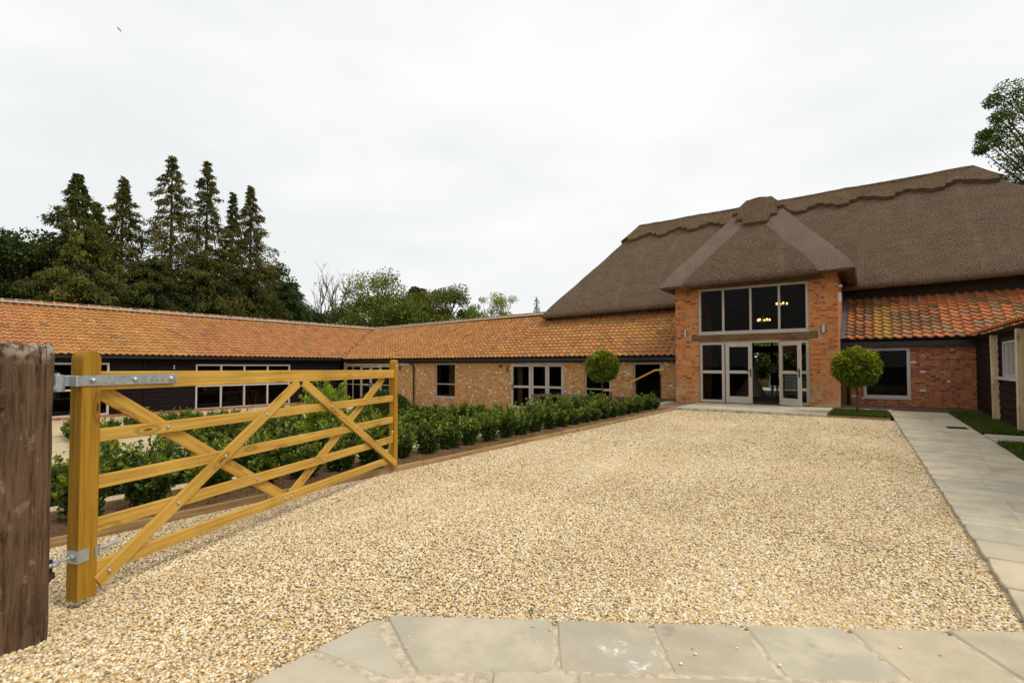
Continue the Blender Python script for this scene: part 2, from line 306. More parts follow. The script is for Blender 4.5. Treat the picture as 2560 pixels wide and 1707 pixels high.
# ------------------------------------------------------------ mesh helpers
class MB:
    def __init__(s): s.v = []; s.f = []; s.uv = []; s.c = []; s.m = []
    def face(s, pts, uvs=None, col=(1, 1, 1), mi=0):
        b = len(s.v); s.v += [tuple(p) for p in pts]; s.f.append(tuple(range(b, b + len(pts))))
        if uvs is None:
            p0, p1, p2 = Vector(pts[0]), Vector(pts[1]), Vector(pts[2]); n = (p1 - p0).cross(p2 - p0)
            ax = max(range(3), key=lambda i: abs(n[i]))
            uvs = [((p[1], p[2]) if ax == 0 else (p[0], p[2]) if ax == 1 else (p[0], p[1])) for p in pts]
        s.uv.append(uvs); s.c.append(col); s.m.append(mi)
    def hexa(s, P, longaxis=None, col=(1, 1, 1), mi=0, uvoff=(0, 0)):
        # P[i][j][k] corners
        q = lambda *ids: [P[a][b][c] for a, b, c in ids]
        F = [((0,0,0),(0,1,0),(1,1,0),(1,0,0)), ((0,0,1),(1,0,1),(1,1,1),(0,1,1)), ((0,0,0),(1,0,0),(1,0,1),(0,0,1)),
             ((0,1,0),(0,1,1),(1,1,1),(1,1,0)), ((0,0,0),(0,0,1),(0,1,1),(0,1,0)), ((1,0,0),(1,1,0),(1,1,1),(1,0,1))]
        dim = [(Vector(P[1][0][0]) - Vector(P[0][0][0])).length, (Vector(P[0][1][0]) - Vector(P[0][0][0])).length, (Vector(P[0][0][1]) - Vector(P[0][0][0])).length]
        for ids in F:
            pts = q(*ids)
            if longaxis is None: s.face(pts, None, col, mi); continue
            oth = [a for a in range(3) if a != longaxis]
            uvs = []
            for id_ in ids:
                U = id_[longaxis] * dim[longaxis]; V = id_[oth[0]] * dim[oth[0]] + id_[oth[1]] * dim[oth[1]]
                uvs.append((U + uvoff[0], V + uvoff[1]))
            s.face(pts, uvs, col, mi)
    def box(s, x0, x1, y0, y1, z0, z1, longaxis=None, col=(1, 1, 1), mi=0):
        off = (random.random() * 20, random.random() * 20) if longaxis is not None else (0, 0)
        s.hexa([[[(x, y, z) for z in (z0, z1)] for y in (y0, y1)] for x in (x0, x1)], longaxis, col, mi, off)
    def obox(s, fr, u0, u1, n0, n1, z0, z1, longaxis=None, col=(1, 1, 1), mi=0):
        off = (random.random() * 20, random.random() * 20) if longaxis is not None else (0, 0)
        s.hexa([[[fr.p(u, n, z) for z in (z0, z1)] for n in (n0, n1)] for u in (u0, u1)], longaxis, col, mi, off)
    def beam(s, fr, a, b, h, n0, n1, mi=0):
        # bar in the frame's (u,z) plane from a to b, width h
        a = Vector(a); b = Vector(b); d = (b - a).normalized(); q = Vector((-d.y, d.x)) * h / 2
        off = (random.random() * 20, random.random() * 20)
        s.hexa([[[fr.p(*(lambda w: (w.x, n, w.y))(e + q * k)) for k in (-1, 1)] for n in (n0, n1)] for e in (a, b)], 0, (1, 1, 1), mi, off)
    def tube(s, pts, r, n=8, col=(1, 1, 1), mi=0, cap=True):
        pts = [Vector(p) for p in pts]; rs = r if isinstance(r, (list, tuple)) else [r] * len(pts)
        rings = []; ln = 0
        prev = None
        for i, p in enumerate(pts):
            d = (pts[min(i + 1, len(pts) - 1)] - pts[max(i - 1, 0)]).normalized()
            ref = Vector((0, 0, 1)) if abs(d.z) < .9 else Vector((1, 0, 0))
            if prev is not None: x = (prev - d * prev.dot(d)).normalized()
            else: x = ref.cross(d).normalized()
            prev = x; y = d.cross(x)
            if i: ln += (p - pts[i - 1]).length
            rings.append((p, x, y, rs[i], ln))
        def P(i, k): p, x, y, rr, l = rings[i]; a = 2 * pi * k / n; return p + x * (rr * cos(a)) + y * (rr * sin(a))
        for i in range(len(pts) - 1):
            for k in range(n):
                s.face([P(i, k), P(i, k + 1), P(i + 1, k + 1), P(i + 1, k)], [(rings[i][4], k / n * .3), (rings[i][4], (k + 1) / n * .3), (rings[i + 1][4], (k + 1) / n * .3), (rings[i + 1][4], k / n * .3)], col, mi)
        if cap:
            s.face([P(0, k) for k in range(n)][::-1], [(0, 0)] * n, col, mi); s.face([P(len(pts) - 1, k) for k in range(n)], [(0, 0)] * n, col, mi)
    def sphere(s, c, r, nu=10, nv=6, sq=(1, 1, 1), col=(1, 1, 1), mi=0):
        c = Vector(c)
        def P(i, j): a = 2 * pi * i / nu; b = pi * j / nv; return c + Vector((r * sin(b) * cos(a) * sq[0], r * sin(b) * sin(a) * sq[1], r * cos(b) * sq[2]))
        for j in range(nv):
            for i in range(nu):
                if j == 0: s.face([P(0, 0), P(i, 1), P(i + 1, 1)], [(0, 0)] * 3, col, mi)
                elif j == nv - 1: s.face([P(i, j), P(0, nv), P(i + 1, j)], [(0, 0)] * 3, col, mi)
                else: s.face([P(i, j), P(i, j + 1), P(i + 1, j + 1), P(i + 1, j)], [(0, 0)] * 4, col, mi)
    def build(s, name, mats, parent=None, smooth=False, bevel=0., weld=False):
        base = BASE.get(parent.name, Vector((0, 0, 0))) if parent else Vector((0, 0, 0))
        me = bpy.data.meshes.new(name)
        vs = [(p[0] - base.x, p[1] - base.y, p[2] - base.z) for p in s.v]
        me.from_pydata(vs, [], s.f)
        ul = me.uv_layers.new(name='UVMap'); flat = [c for f in s.uv for uv in f for c in uv]; ul.data.foreach_set('uv', flat)
        ca = me.color_attributes.new('Col', 'FLOAT_COLOR', 'CORNER')
        cf = [c for f, col in zip(s.f, s.c) for _ in f for c in (col[0], col[1], col[2], 1.)]; ca.data.foreach_set('color', cf)
        for m in (mats if isinstance(mats, (list, tuple)) else [mats]): me.materials.append(M[m] if isinstance(m, str) else m)
        me.polygons.foreach_set('material_index', s.m)
        if weld or smooth:
            import bmesh
            bm = bmesh.new(); bm.from_mesh(me); bmesh.ops.remove_doubles(bm, verts=bm.verts, dist=.0004); bmesh.ops.recalc_face_normals(bm, faces=bm.faces); bm.to_mesh(me); bm.free()
        if smooth: me.polygons.foreach_set('use_smooth', [True] * len(me.polygons))
        me.update()
        o = bpy.data.objects.new(name, me); COL.objects.link(o)
        if parent: o.parent = parent
        BASE[o.name] = base
        if bevel:
            if not (weld or smooth):
                import bmesh
                bm = bmesh.new(); bm.from_mesh(me); bmesh.ops.remove_doubles(bm, verts=bm.verts, dist=.0002); bmesh.ops.recalc_face_normals(bm, faces=bm.faces); bm.to_mesh(me); bm.free()
            b = o.modifiers.new('bevel', 'BEVEL'); b.width = bevel; b.segments = 2; b.limit_method = 'ANGLE'; b.angle_limit = radians(40)
        return o
BASE = {}
class Frame:
    def __init__(s, o, a, n): s.o = o; s.a = a; s.n = n
    def p(s, u, n, z): return (s.o[0] + s.a[0] * u + s.n[0] * n, s.o[1] + s.a[1] * u + s.n[1] * n, z)
def FY(Y): return Frame((0, Y), (1, 0), (0, -1))      # wall facing -Y, n outwards
def FX(X): return Frame((X, 0), (0, 1), (1, 0))       # wall facing +X
def FXm(X): return Frame((X, 0), (0, 1), (-1, 0))     # wall facing -X
def thing(name, label, cat, loc, group=None):
    o = bpy.data.objects.new(name, None); COL.objects.link(o); o.location = loc; o.empty_display_size = .2
    o['label'] = label; o['category'] = cat
    if group: o['group'] = group
    BASE[o.name] = Vector(loc); return o
def tag(o, label, cat, group=None):
    o['label'] = label; o['category'] = cat
    if group: o['group'] = group
    return o
def struct(o, kind='structure'): o['kind'] = kind; return o
def lerp(a, b, t): return tuple(a[i] + (b[i] - a[i]) * t for i in range(3))
def np_mesh(name, V, F, colf, mats, parent=None, base=None, mi=None):
    me = bpy.data.meshes.new(name); b = base if base is not None else (BASE.get(parent.name) if parent else None)
    V = np.asarray(V, dtype=np.float32)
    if b is not None: V = V - np.array(tuple(b), dtype=np.float32)
    F = np.asarray(F, dtype=np.int32); k = F.shape[1]
    me.vertices.add(len(V)); me.vertices.foreach_set('co', V.ravel())
    me.loops.add(F.size); me.loops.foreach_set('vertex_index', F.ravel())
    me.polygons.add(len(F)); me.polygons.foreach_set('loop_start', np.arange(0, F.size, k, dtype=np.int32))
    me.update(calc_edges=True)
    ca = me.color_attributes.new('Col', 'FLOAT_COLOR', 'CORNER')
    cc = np.ones((len(F), k, 4), dtype=np.float32); cc[:, :, :3] = np.asarray(colf)[:, None, :]; ca.data.foreach_set('color', cc.ravel())
    for m in mats: me.materials.append(M[m])
    if mi is not None: me.polygons.foreach_set('material_index', mi)
    me.validate(); me.update()
    o = bpy.data.objects.new(name, me); COL.objects.link(o)
    if parent: o.parent = parent
    return o
def rand_unit(n):
    v = RNG.normal(size=(n, 3)); return v / np.linalg.norm(v, axis=1)[:, None]
def leaves(P, size, axis=None, spread=.6, aspect=.5):
    """diamond leaves at P; axis = preferred long direction"""
    n = len(P); d = rand_unit(n)
    if axis is not None: d = axis + d * spread; d /= np.linalg.norm(d, axis=1)[:, None]
    s = rand_unit(n); s = s - d * (s * d).sum(1)[:, None]; s /= np.linalg.norm(s, axis=1)[:, None] + 1e-9
    L_ = (np.asarray(size) * RNG.uniform(.7, 1.3, n))[:, None]; W_ = L_ * aspect
    V = np.stack([P, P + d * L_ * .5 + s * W_ * .5, P + d * L_, P + d * L_ * .5 - s * W_ * .5], 1).reshape(-1, 3)
    return V, np.arange(n * 4).reshape(n, 4)
def colmix(n, a, b, t=None, jit=.18):
    a = np.array(a); b = np.array(b); t = RNG.random(n) if t is None else np.clip(t, 0, 1)
    c = a + (b - a) * t[:, None]; return c * RNG.uniform(1 - jit, 1 + jit, (n, 1))

# ------------------------------------------------------------ ground
def gz(x, y=0):
    t = min(1, max(0, (-6.0 - x) / 4.2)); t = t * t * (3 - 2 * t)
    t2 = min(1, max(0, (-13 - x) / 7.)); return -.72 * t - .09 * t2
def sheet(name, x0, x1, y0, y1, nx, ny, zf, mat, holes=()):
    V = []; F = []
    for j in range(ny + 1):
        for i in range(nx + 1):
            x = x0 + (x1 - x0) * i / nx; y = y0 + (y1 - y0) * j / ny; V.append((x, y, zf(x, y)))
    for j in range(ny):
        for i in range(nx):
            a = j * (nx + 1) + i; F.append((a, a + 1, a + nx + 2, a + nx + 1))
    o = np_mesh(name, V, F, np.ones((len(F), 3)), [mat]); o.data.polygons.foreach_set('use_smooth', [True] * len(F)); return o
# big ground sheet with finer middle
xs = [-900, -300, -120, -60, -40, -32] + [-30 + i for i in range(0, 25)] + [-5, 0, 6, 20, 60, 300, 900]
ys = [-900, -200, -50, -20, -5, 0, 5, 10, 15, 20, 25, 30, 40, 60, 120, 400, 1200]
V = [(x, y, gz(x) - .06) for y in ys for x in xs]; nx = len(xs)
F = [(j * nx + i, j * nx + i + 1, (j + 1) * nx + i + 1, (j + 1) * nx + i) for j in range(len(ys) - 1) for i in range(nx - 1)]
struct(np_mesh('ground', V, F, np.ones((len(F), 3)), ['turf']))
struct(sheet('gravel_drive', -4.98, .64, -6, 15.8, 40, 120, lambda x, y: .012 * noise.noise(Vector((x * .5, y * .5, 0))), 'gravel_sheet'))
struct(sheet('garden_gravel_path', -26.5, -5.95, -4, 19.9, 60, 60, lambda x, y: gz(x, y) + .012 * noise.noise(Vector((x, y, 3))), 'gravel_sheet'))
def soilz(x, y):
    e = min(1, min(abs(x + 4.98), abs(x + 5.9)) * 6)
    return .03 + e * (.022 * noise.noise(Vector((x * 9, y * 9, 0))) + .02 * noise.noise(Vector((x * 22, y * 22, 5))) + .02)
struct(sheet('soil_bed', -5.9, -5.02, -2, 15.9, 24, 420, soilz, 'soil'))

# loose pebbles of the drive (uncountable)
def pebble_proto(k):
    import bmesh
    bm = bmesh.new(); bmesh.ops.create_icosphere(bm, subdivisions=2, radius=1)
    for v in bm.verts:
        v.co *= 1 + .28 * noise.noise(v.co * 1.2 + Vector((k * 7, 0, 0)))
        v.co.z *= .52; v.co.y *= .78
    me = bpy.data.meshes.new('pebble'); bm.to_mesh(me); bm.free(); me.materials.append(M['pebble'])
    me.polygons.foreach_set('use_smooth', [True] * len(me.polygons))
    return me
def pebble_field(name, poly_quads, density, r0, r1, seed):
    me = bpy.data.meshes.new(name); vs = []; fs = []
    for q in poly_quads:
        b = len(vs); vs += q; fs.append(tuple(range(b, b + len(q))))
    me.from_pydata(vs, [], fs); o = bpy.data.objects.new(name, me); COL.objects.link(o)
    ng = bpy.data.node_groups.new(name, 'GeometryNodeTree')
    ng.interface.new_socket('Geometry', in_out='INPUT', socket_type='NodeSocketGeometry'); ng.interface.new_socket('Geometry', in_out='OUTPUT', socket_type='NodeSocketGeometry')
    N = ng.nodes; gi = N.new('NodeGroupInput'); go = N.new('NodeGroupOutput')
    dp = N.new('GeometryNodeDistributePointsOnFaces'); dp.inputs['Density'].default_value = density; dp.inputs['Seed'].default_value = seed
    jn = N.new('GeometryNodeJoinGeometry'); prev = None
    inst = N.new('GeometryNodeInstanceOnPoints')
    g2i = N.new('GeometryNodeGeometryToInstance')
    for k in range(4):
        po = N.new('GeometryNodeObjectInfo'); ob = PEB[k]; po.inputs['Object'].default_value = ob; po.inputs['As Instance'].default_value = True
        ng.links.new(po.outputs['Geometry'], jn.inputs[0])
    ng.links.new(jn.outputs[0], inst.inputs['Instance']); inst.inputs['Pick Instance'].default_value = True
    rr = N.new('FunctionNodeRandomValue'); rr.data_type = 'FLOAT_VECTOR'; rr.inputs[0].default_value = (-.5, -.5, 0); rr.inputs[1].default_value = (.5, .5, 6.28)
    rs = N.new('FunctionNodeRandomValue'); rs.data_type = 'FLOAT'; rs.inputs[2].default_value = r0; rs.inputs[3].default_value = r1
    ng.links.new(rr.outputs[0], inst.inputs['Rotation']); ng.links.new(rs.outputs[1], inst.inputs['Scale'])
    ng.links.new(gi.outputs[0], dp.inputs[0]); ng.links.new(dp.outputs[0], inst.inputs['Points']); ng.links.new(inst.outputs[0], go.inputs[0])
    md = o.modifiers.new('scatter', 'NODES'); md.node_group = ng
    return struct(o, 'stuff')
PEB = []
for k in range(4):
    o = bpy.data.objects.new('pebble', pebble_proto(k)); COL.objects.link(o); o.location = (-2.5, -3.0 - k * .1, -.3); struct(o, 'stuff'); PEB.append(o)
z_ = .006
near = [[(-5., -1.0, z_), (-2.2, -1.0, z_), (-2.2, 1.84, z_), (-5., 1.84, z_)], [(-5., 1.84, z_), (-2.2, 1.84, z_), (.60, 3.56, z_), (.60, 4.5, z_), (-5., 4.5, z_)]]
pebble_field('gravel_near_stones', near, 7200, .0045, .0108, 1)
pebble_field('gravel_middle_stones', [[(-5., 4.5, z_), (.59, 4.5, z_), (.53, 8., z_), (-5., 8., z_)]], 3600, .0055, .0115, 2)
pebble_field('gravel_far_stones', [[(-5., 8., z_), (.53, 8., z_), (.39, 15.75, z_), (-5., 15.75, z_)]], 500, .008, .017, 3)

# ------------------------------------------------------------ paving
def slab(mb, poly, z0, z1, inset=.008, r=.012):
    """slab with slightly irregular rounded edge"""
    c = Vector((sum(p[0] for p in poly) / len(poly), sum(p[1] for p in poly) / len(poly)))
    g = random.uniform(.86, 1.10); k = random.uniform(-.03, .03); col = (g * (1 + k), g, g * (1 - k * 1.6))
    ring = []
    n = len(poly)
    for i in range(n):
        a = Vector(poly[i]); b = Vector(poly[(i + 1) % n]); L_ = (b - a).length; m = max(2, int(L_ / .09)); nn = Vector((-(b - a).y, (b - a).x)).normalized()
        for j in range(m):
            p = a.lerp(b, j / m); q = p + nn * (.006 * noise.noise(Vector((p.x * 9, p.y * 9, i)))) if j else p
            if j == 0: q = p.lerp(c, .02)
            ring.append(q)
    dz = random.uniform(-.002, .003)
    top = [(c.lerp(p, 1 - r / max(.05, (p - c).length))) for p in ring]
    N = len(ring)
    mb.face([(p.x, p.y, z1 + dz) for p in top], None, col)
    for i in range(N):
        j = (i + 1) % N
        mb.face([(ring[i].x, ring[i].y, z1 - .007), (ring[j].x, ring[j].y, z1 - .007), (top[j].x, top[j].y, z1 + dz), (top[i].x, top[i].y, z1 + dz)], None, col)
        mb.face([(ring[i].x, ring[i].y, z0), (ring[j].x, ring[j].y, z0), (ring[j].x, ring[j].y, z1 - .007), (ring[i].x, ring[i].y, z1 - .007)], None, tuple(x * .8 for x in col))
# foreground threshold paving
e0 = Vector((-2.17, 1.85)); ed = Vector((.846, .5325)).normalized(); ei = Vector((ed.y, -ed.x))
def LT(t_, s_): q = e0 + ed * t_ + ei * s_; return (q.x, q.y)
mb = MB(); g_ = .010
tb = [0.03, .93, 1.42, 1.89, 2.40, 2.88, 3.42]
for i in range(len(tb) - 1):
    a, b = tb[i] + g_, tb[i + 1] - g_
    if i == 0: slab(mb, [LT(a, 0), (-1.64, 1.60), LT(b, .44), LT(b, 0)][::-1], -.02, .028)
    else: slab(mb, [LT(a, 0), LT(a, .44), LT(b, .44), LT(b, 0)][::-1], -.02, .028)
tb = [.64, 1.0, 1.75, 2.2, 2.75, 3.3, 3.9]
for i in range(len(tb) - 1):
    a, b = tb[i] + g_, tb[i + 1] - g_; slab(mb, [LT(a, .47), LT(a, .98), LT(b, .98), LT(b, .47)][::-1], -.02, .028)
slab(mb, [(-2.16, 1.80), (-1.66, 1.565), (-1.70, 1.51), (-2.16, 1.45)][::-1], -.02, .028)
slab(mb, [(-2.16, 1.42), (-1.68, 1.47), (-1.52, 1.15), (-1.60, .8), (-2.16, .8)][::-1], -.02, .028)
slab(mb, [(-1.50, 1.40), (-1.46, 1.15), (-1.0, .6), (-.6, 1.0)][::-1], -.02, .028)
struct(mb.build('threshold_paving', 'flagstone'))
mb = MB(); mb.face([(-2.15, -1, .021), (3.5, -1, .021), (3.5, 5.3, .021), (.60, 3.54, .021), (-2.15, 1.80, .021)])
struct(mb.build('threshold_mortar', 'pointing'))
# long path beside the drive, laid in courses across
mb = MB(); y = 3.62; zt = .034
while y < 20.1:
    d = random.choice([.3, .42, .45, .58, .6]); d = min(d, 20.15 - y)
    if d < .15: break
    xs_ = [.62 - .018 * (y - 3.6), 1.70]; cuts = [random.uniform(.3, .7)] if random.random() < .75 else [random.uniform(.22, .4), random.uniform(.6, .8)]
    if random.random() < .12: cuts = []
    xx = [xs_[0]] + [xs_[0] + (xs_[1] - xs_[0]) * c for c in cuts] + [xs_[1]]
    for a, b in zip(xx, xx[1:]):
        slab(mb, [(a + .006, y + .006), (b - .006, y + .006), (b - .006, y + d - .006), (a + .006, y + d - .006)], -.03, zt, r=.006)
    y += d
struct(mb.build('long_path', 'flagstone'))
mb = MB(); mb.hexa([[[(x, y_, z) for z in (-.05, .026)] for y_, x in ((3.62, xa), (20.12, xb))] for xa, xb in ((.645, .35), (1.69, 1.69))]); struct(mb.build('long_path_mortar', 'pointing'))
# landing before the porch and the strip to the path
def paved(name, rects, zt, seed=1):
    mb = MB(); mo = MB()
    for (x0, x1, y0, y1) in rects:
        y = y0
        while y < y1 - .05:
            d = min(random.choice([.45, .6, .6]), y1 - y)
            if y1 - y - d < .2: d = y1 - y
            x = x0
            while x < x1 - .05:
                wd = min(random.choice([.45, .6, .75, .9]), x1 - x)
                if x1 - x - wd < .25: wd = x1 - x
                slab(mb, [(x + .006, y + .006), (x + wd - .006, y + .006), (x + wd - .006, y + d - .006), (x + .006, y + d - .006)], -.04, zt, r=.006); x += wd
            y += d
        mo.box(x0 + .006, x1 - .006, y0 + .006, y1 - .006, -.05, zt - .009)
    struct(mb.build(name, 'flagstone')); struct(mo.build(name + '_mortar', 'pointing'))
paved('porch_landing', [(-5.0, -1.02, 15.8, 18.5)], .085)
paved('wall_strip_paving', [(-1.0, .44, 18.12, 18.9)], .06)
paved('side_path', [(1.72, 2.35, 12.1, 13.45)], .034)
paved('wing_strip_paving', [(-6.28, -5.92, 16.6, 19.6)], .05)
mb = MB(); mb.box(-5.90, -5.03, 15.85, 19.25, -.05, .055); struct(mb.build('brick_paving_strip', 'paver'))
mb = MB(); mb.box(-23.0, -6.6, 18.6, 19.65, -1.0, -.80)
mb.box(-14.2, -10.9, 18.3, 19.65, -.81, -.74); struct(mb.build('wing_terrace', 'flagstone'))
# steps down beside the porch
mb = MB()
for i in range(5): mb.box(-6.3 - .36 * (i + 1), -6.3 - .36 * i, 17.2, 19.6, -1.0, .02 - .15 * (i + 1) + .0)
mb.box(-6.295, -5.06, 15.9, 19.66, -1.2, -.052); struct(mb.build('garden_steps', 'flagstone'))
mb = MB(); mb.box(1.27, 1.60, 14.2, 14.6, .03, .042)
for i in range(9): mb.box(1.29 + i * .034, 1.305 + i * .034, 14.21, 14.59, .042, .047)
tag(mb.build('drain_cover', 'black_metal'), 'dark slotted drain cover set flush in the long stone path', 'drain cover')
# timber edging boards
for i in range(8):
    y0 = -1.6 + i * 2.2; mb = MB(); j = random.uniform(-.008, .008)
    mb.box(-5.02 + j, -4.98 + j, y0 + .004, y0 + 2.2 - .004, -.08, .072 + random.uniform(-.004, .004), 1)
    tag(mb.build('edging_board', 'edging_wood', bevel=.004), 'thin pale timber edging board beside the gravel drive, %s from the camera' % ORD[i], 'edging board', 'timber boards edging the soil bed')
for i in range(7):
    y0 = -1.6 + i * 2.4; mb = MB()
    mb.box(-5.955, -5.91, y0 + .004, y0 + 2.4 - .004, -.2, .075, 1)
    tag(mb.build('edging_board', 'edging_wood', bevel=.004), 'timber edging board behind the front bushes, %s from the camera' % ORD[i], 'edging board', 'timber boards behind the front bushes')
mb = MB(); mb.box(-1.02, .32, 15.84, 15.88, -.05, .05, 0)
tag(mb.build('edging_board', 'edging_wood', bevel=.004), 'short timber board edging the turf square under the right topiary', 'edging board')

# grass
def grass(name, rects, dens, h, z=.03):
    P = []
    for (x0, x1, y0, y1) in rects:
        n = int((x1 - x0) * (y1 - y0) * dens); P.append(np.stack([RNG.uniform(x0, x1, n), RNG.uniform(y0, y1, n), np.full(n, z)], 1))
    P = np.concatenate(P); n = len(P)
    keep = np.array([noise.noise(Vector((p[0] * 3, p[1] * 3, 0))) > -.35 for p in P]); P = P[keep]; n = len(P)
    hh = h * RNG.uniform(.5, 1.4, n); d = RNG.normal(size=(n, 3)) * .45; d[:, 2] = 1
    a = RNG.uniform(0, 2 * pi, n); s = np.stack([np.cos(a), np.sin(a), np.zeros(n)], 1) * .009
    tip = P + d * hh[:, None]
    V = np.stack([P - s, P + s, tip], 1).reshape(-1, 3); F = np.arange(n * 3).reshape(n, 3)
    return struct(np_mesh(name, V, F, colmix(n, (.025, .050, .008), (.10, .14, .018), None, .4), ['leaf']), 'stuff')
mb = MB(); mb.box(-.98, .34, 15.89, 18.1, -.05, .04); struct(mb.build('turf_square', 'turf'))
grass('topiary_grass', [(-.95, .30, 15.95, 18.05)], 9000, .07, .04)
mb = MB(); mb.face([(1.71, 13.47, .015), (2.45, 13.47, .015), (2.45, 20, .015), (1.71, 20, .015)]); mb.face([(1.71, 6, .015), (2.45, 6, .015), (2.45, 12.07, .015), (1.71, 12.07, .015)]); mb.face([(-.84, 18.92, .015), (.5, 18.92, .015), (.5, 19.99, .015), (-.84, 19.99, .015)])
struct(mb.build('lawn_strip', 'turf'))
grass('lawn_grass', [(1.72, 2.4, 13.5, 19.95), (1.72, 2.4, 7, 12.0), (-.8, .45, 18.95, 19.95)], 6500, .08, .012)

# ------------------------------------------------------------ architecture helpers
def wall(mb, fr, n0, n1, u0, u1, z0, z1, holes=(), mi=0):
    U = sorted({u0, u1, *[h[0] for h in holes], *[h[1] for h in holes]}); Z = sorted({z0, z1, *[h[2] for h in holes], *[h[3] for h in holes]})
    U = [u for u in U if u0 - 1e-6 <= u <= u1 + 1e-6]; Z = [z for z in Z if z0 - 1e-6 <= z <= z1 + 1e-6]
    def inhole(u, z): return any(h[0] < u < h[1] and h[2] < z < h[3] for h in holes)
    def F(pts, uvs): mb.face(pts, uvs, (1, 1, 1), mi)
    for a, b in zip(U, U[1:]):
        for c, d in zip(Z, Z[1:]):
            if inhole((a + b) / 2, (c + d) / 2): continue
            uv = [(a, c), (b, c), (b, d), (a, d)]
            F([fr.p(a, n1, c), fr.p(b, n1, c), fr.p(b, n1, d), fr.p(a, n1, d)], uv)
            F([fr.p(a, n0, c), fr.p(b, n0, c), fr.p(b, n0, d), fr.p(a, n0, d)][::-1], uv[::-1])
    rings = [(u0, u1, z0, z1)] + [tuple(h) for h in holes]
    for (a, b, c, d) in rings:
        c = max(c, z0); d = min(d, z1)
        for (p, q) in (((a, c), (b, c)), ((b, c), (b, d)), ((b, d), (a, d)), ((a, d), (a, c))):
            if p[0] == q[0]: uv = [(p[0], p[1]), (q[0], q[1]), (q[0] + (n1 - n0), q[1]), (p[0] + (n1 - n0), p[1])]
            else: uv = [(p[0], p[1]), (q[0], q[1]), (q[0], q[1] + (n1 - n0)), (p[0], p[1] + (n1 - n0))]
            F([fr.p(p[0], n1, p[1]), fr.p(q[0], n1, q[1]), fr.p(q[0], n0, q[1]), fr.p(p[0], n0, p[1])], uv)
def window(root, fr, u0, u1, z0, z1, us=(), zs=(), fw=.055, bar=.045, nface=-.05, dep=.06, mat='frame_paint', sill=True, name='window', label=None):
    g = .003; mb = MB(); N0, N1 = nface - dep, nface
    u0 += g; u1 -= g; z0 += g; z1 -= g
    mb.obox(fr, u0, u1, N0, N1, z0, z0 + fw); mb.obox(fr, u0, u1, N0, N1, z1 - fw, z1)
    mb.obox(fr, u0, u0 + fw, N0, N1, z0 + fw, z1 - fw); mb.obox(fr, u1 - fw, u1, N0, N1, z0 + fw, z1 - fw)
    zl = [z0 + fw] + list(zs) + [z1 - fw]; ul = [u0 + fw] + list(us) + [u1 - fw]
    for u in us: mb.obox(fr, u - bar / 2, u + bar / 2, N0, N1, z0 + fw, z1 - fw)
    ue = [u0 + fw] + [x for u in us for x in (u - bar / 2, u + bar / 2)] + [u1 - fw]
    ze = [z0 + fw] + [x for z in zs for x in (z - bar / 2, z + bar / 2)] + [z1 - fw]
    for z in zs:
        for a, b in zip(ue[::2], ue[1::2]): mb.obox(fr, a, b, N0 + .001, N1 - .001, z - bar / 2, z + bar / 2)
    if sill: mb.obox(fr, u0 - .03, u1 + .03, N0, .03, z0 - .045, z0 - .002)
    w_ = mb.build(name, mat, root, bevel=.004)
    if label: w_['label'] = label
    for a, b in zip(ue[::2], ue[1::2]):
        for c, d in zip(ze[::2], ze[1::2]):
            # inner bead then glass
            pm = MB(); pm.obox(fr, a - .004, b + .004, N0 + .02, N0 + .026, c - .004, d + .004); pm.build('pane', 'glass', w_)
    return w_
def door_leaf(root, fr, wd, z0, z1, zmid, handle_u=None, stile=.10, bot=.2, mat='frame_paint', nface=0., dep=.045, label=None):
    mb = MB(); N0, N1 = nface - dep, nface
    mb.obox(fr, 0, stile, N0, N1, z0, z1); mb.obox(fr, wd - stile, wd, N0, N1, z0, z1)
    mb.obox(fr, stile, wd - stile, N0, N1, z0, z0 + bot); mb.obox(fr, stile, wd - stile, N0, N1, z1 - stile, z1)
    mb.obox(fr, stile, wd - stile, N0, N1, zmid - .05, zmid + .05)
    d = mb.build('door', mat, root, bevel=.004)
    if label: d['label'] = label
    for c, e in ((z0 + bot, zmid - .05), (zmid + .05, z1 - stile)):
        pm = MB(); pm.obox(fr, stile - .004, wd - stile + .004, N0 + .02, N0 + .026, c - .004, e + .004); pm.build('pane', 'glass', d)
    if handle_u is not None:
        hm = MB(); hm.obox(fr, handle_u - .018, handle_u + .018, N1, N1 + .014, zmid - .16, zmid + .12)
        s = -1 if handle_u > wd / 2 else 1
        hm.obox(fr, min(handle_u, handle_u + s * .13), max(handle_u, handle_u + s * .13), N1 + .035, N1 + .05, zmid + .03, zmid + .05)
        hm.obox(fr, handle_u - .01, handle_u + .01, N1 + .014, N1 + .04, zmid + .028, zmid + .052)
        hm.build('handle', 'black_metal', d, bevel=.003)
    return d
TILE_PROF = [(0., .026), (.015, .044), (.14, .056), (.30, .045), (.46, .018), (.62, .002), (.80, .004), (1., .026)]
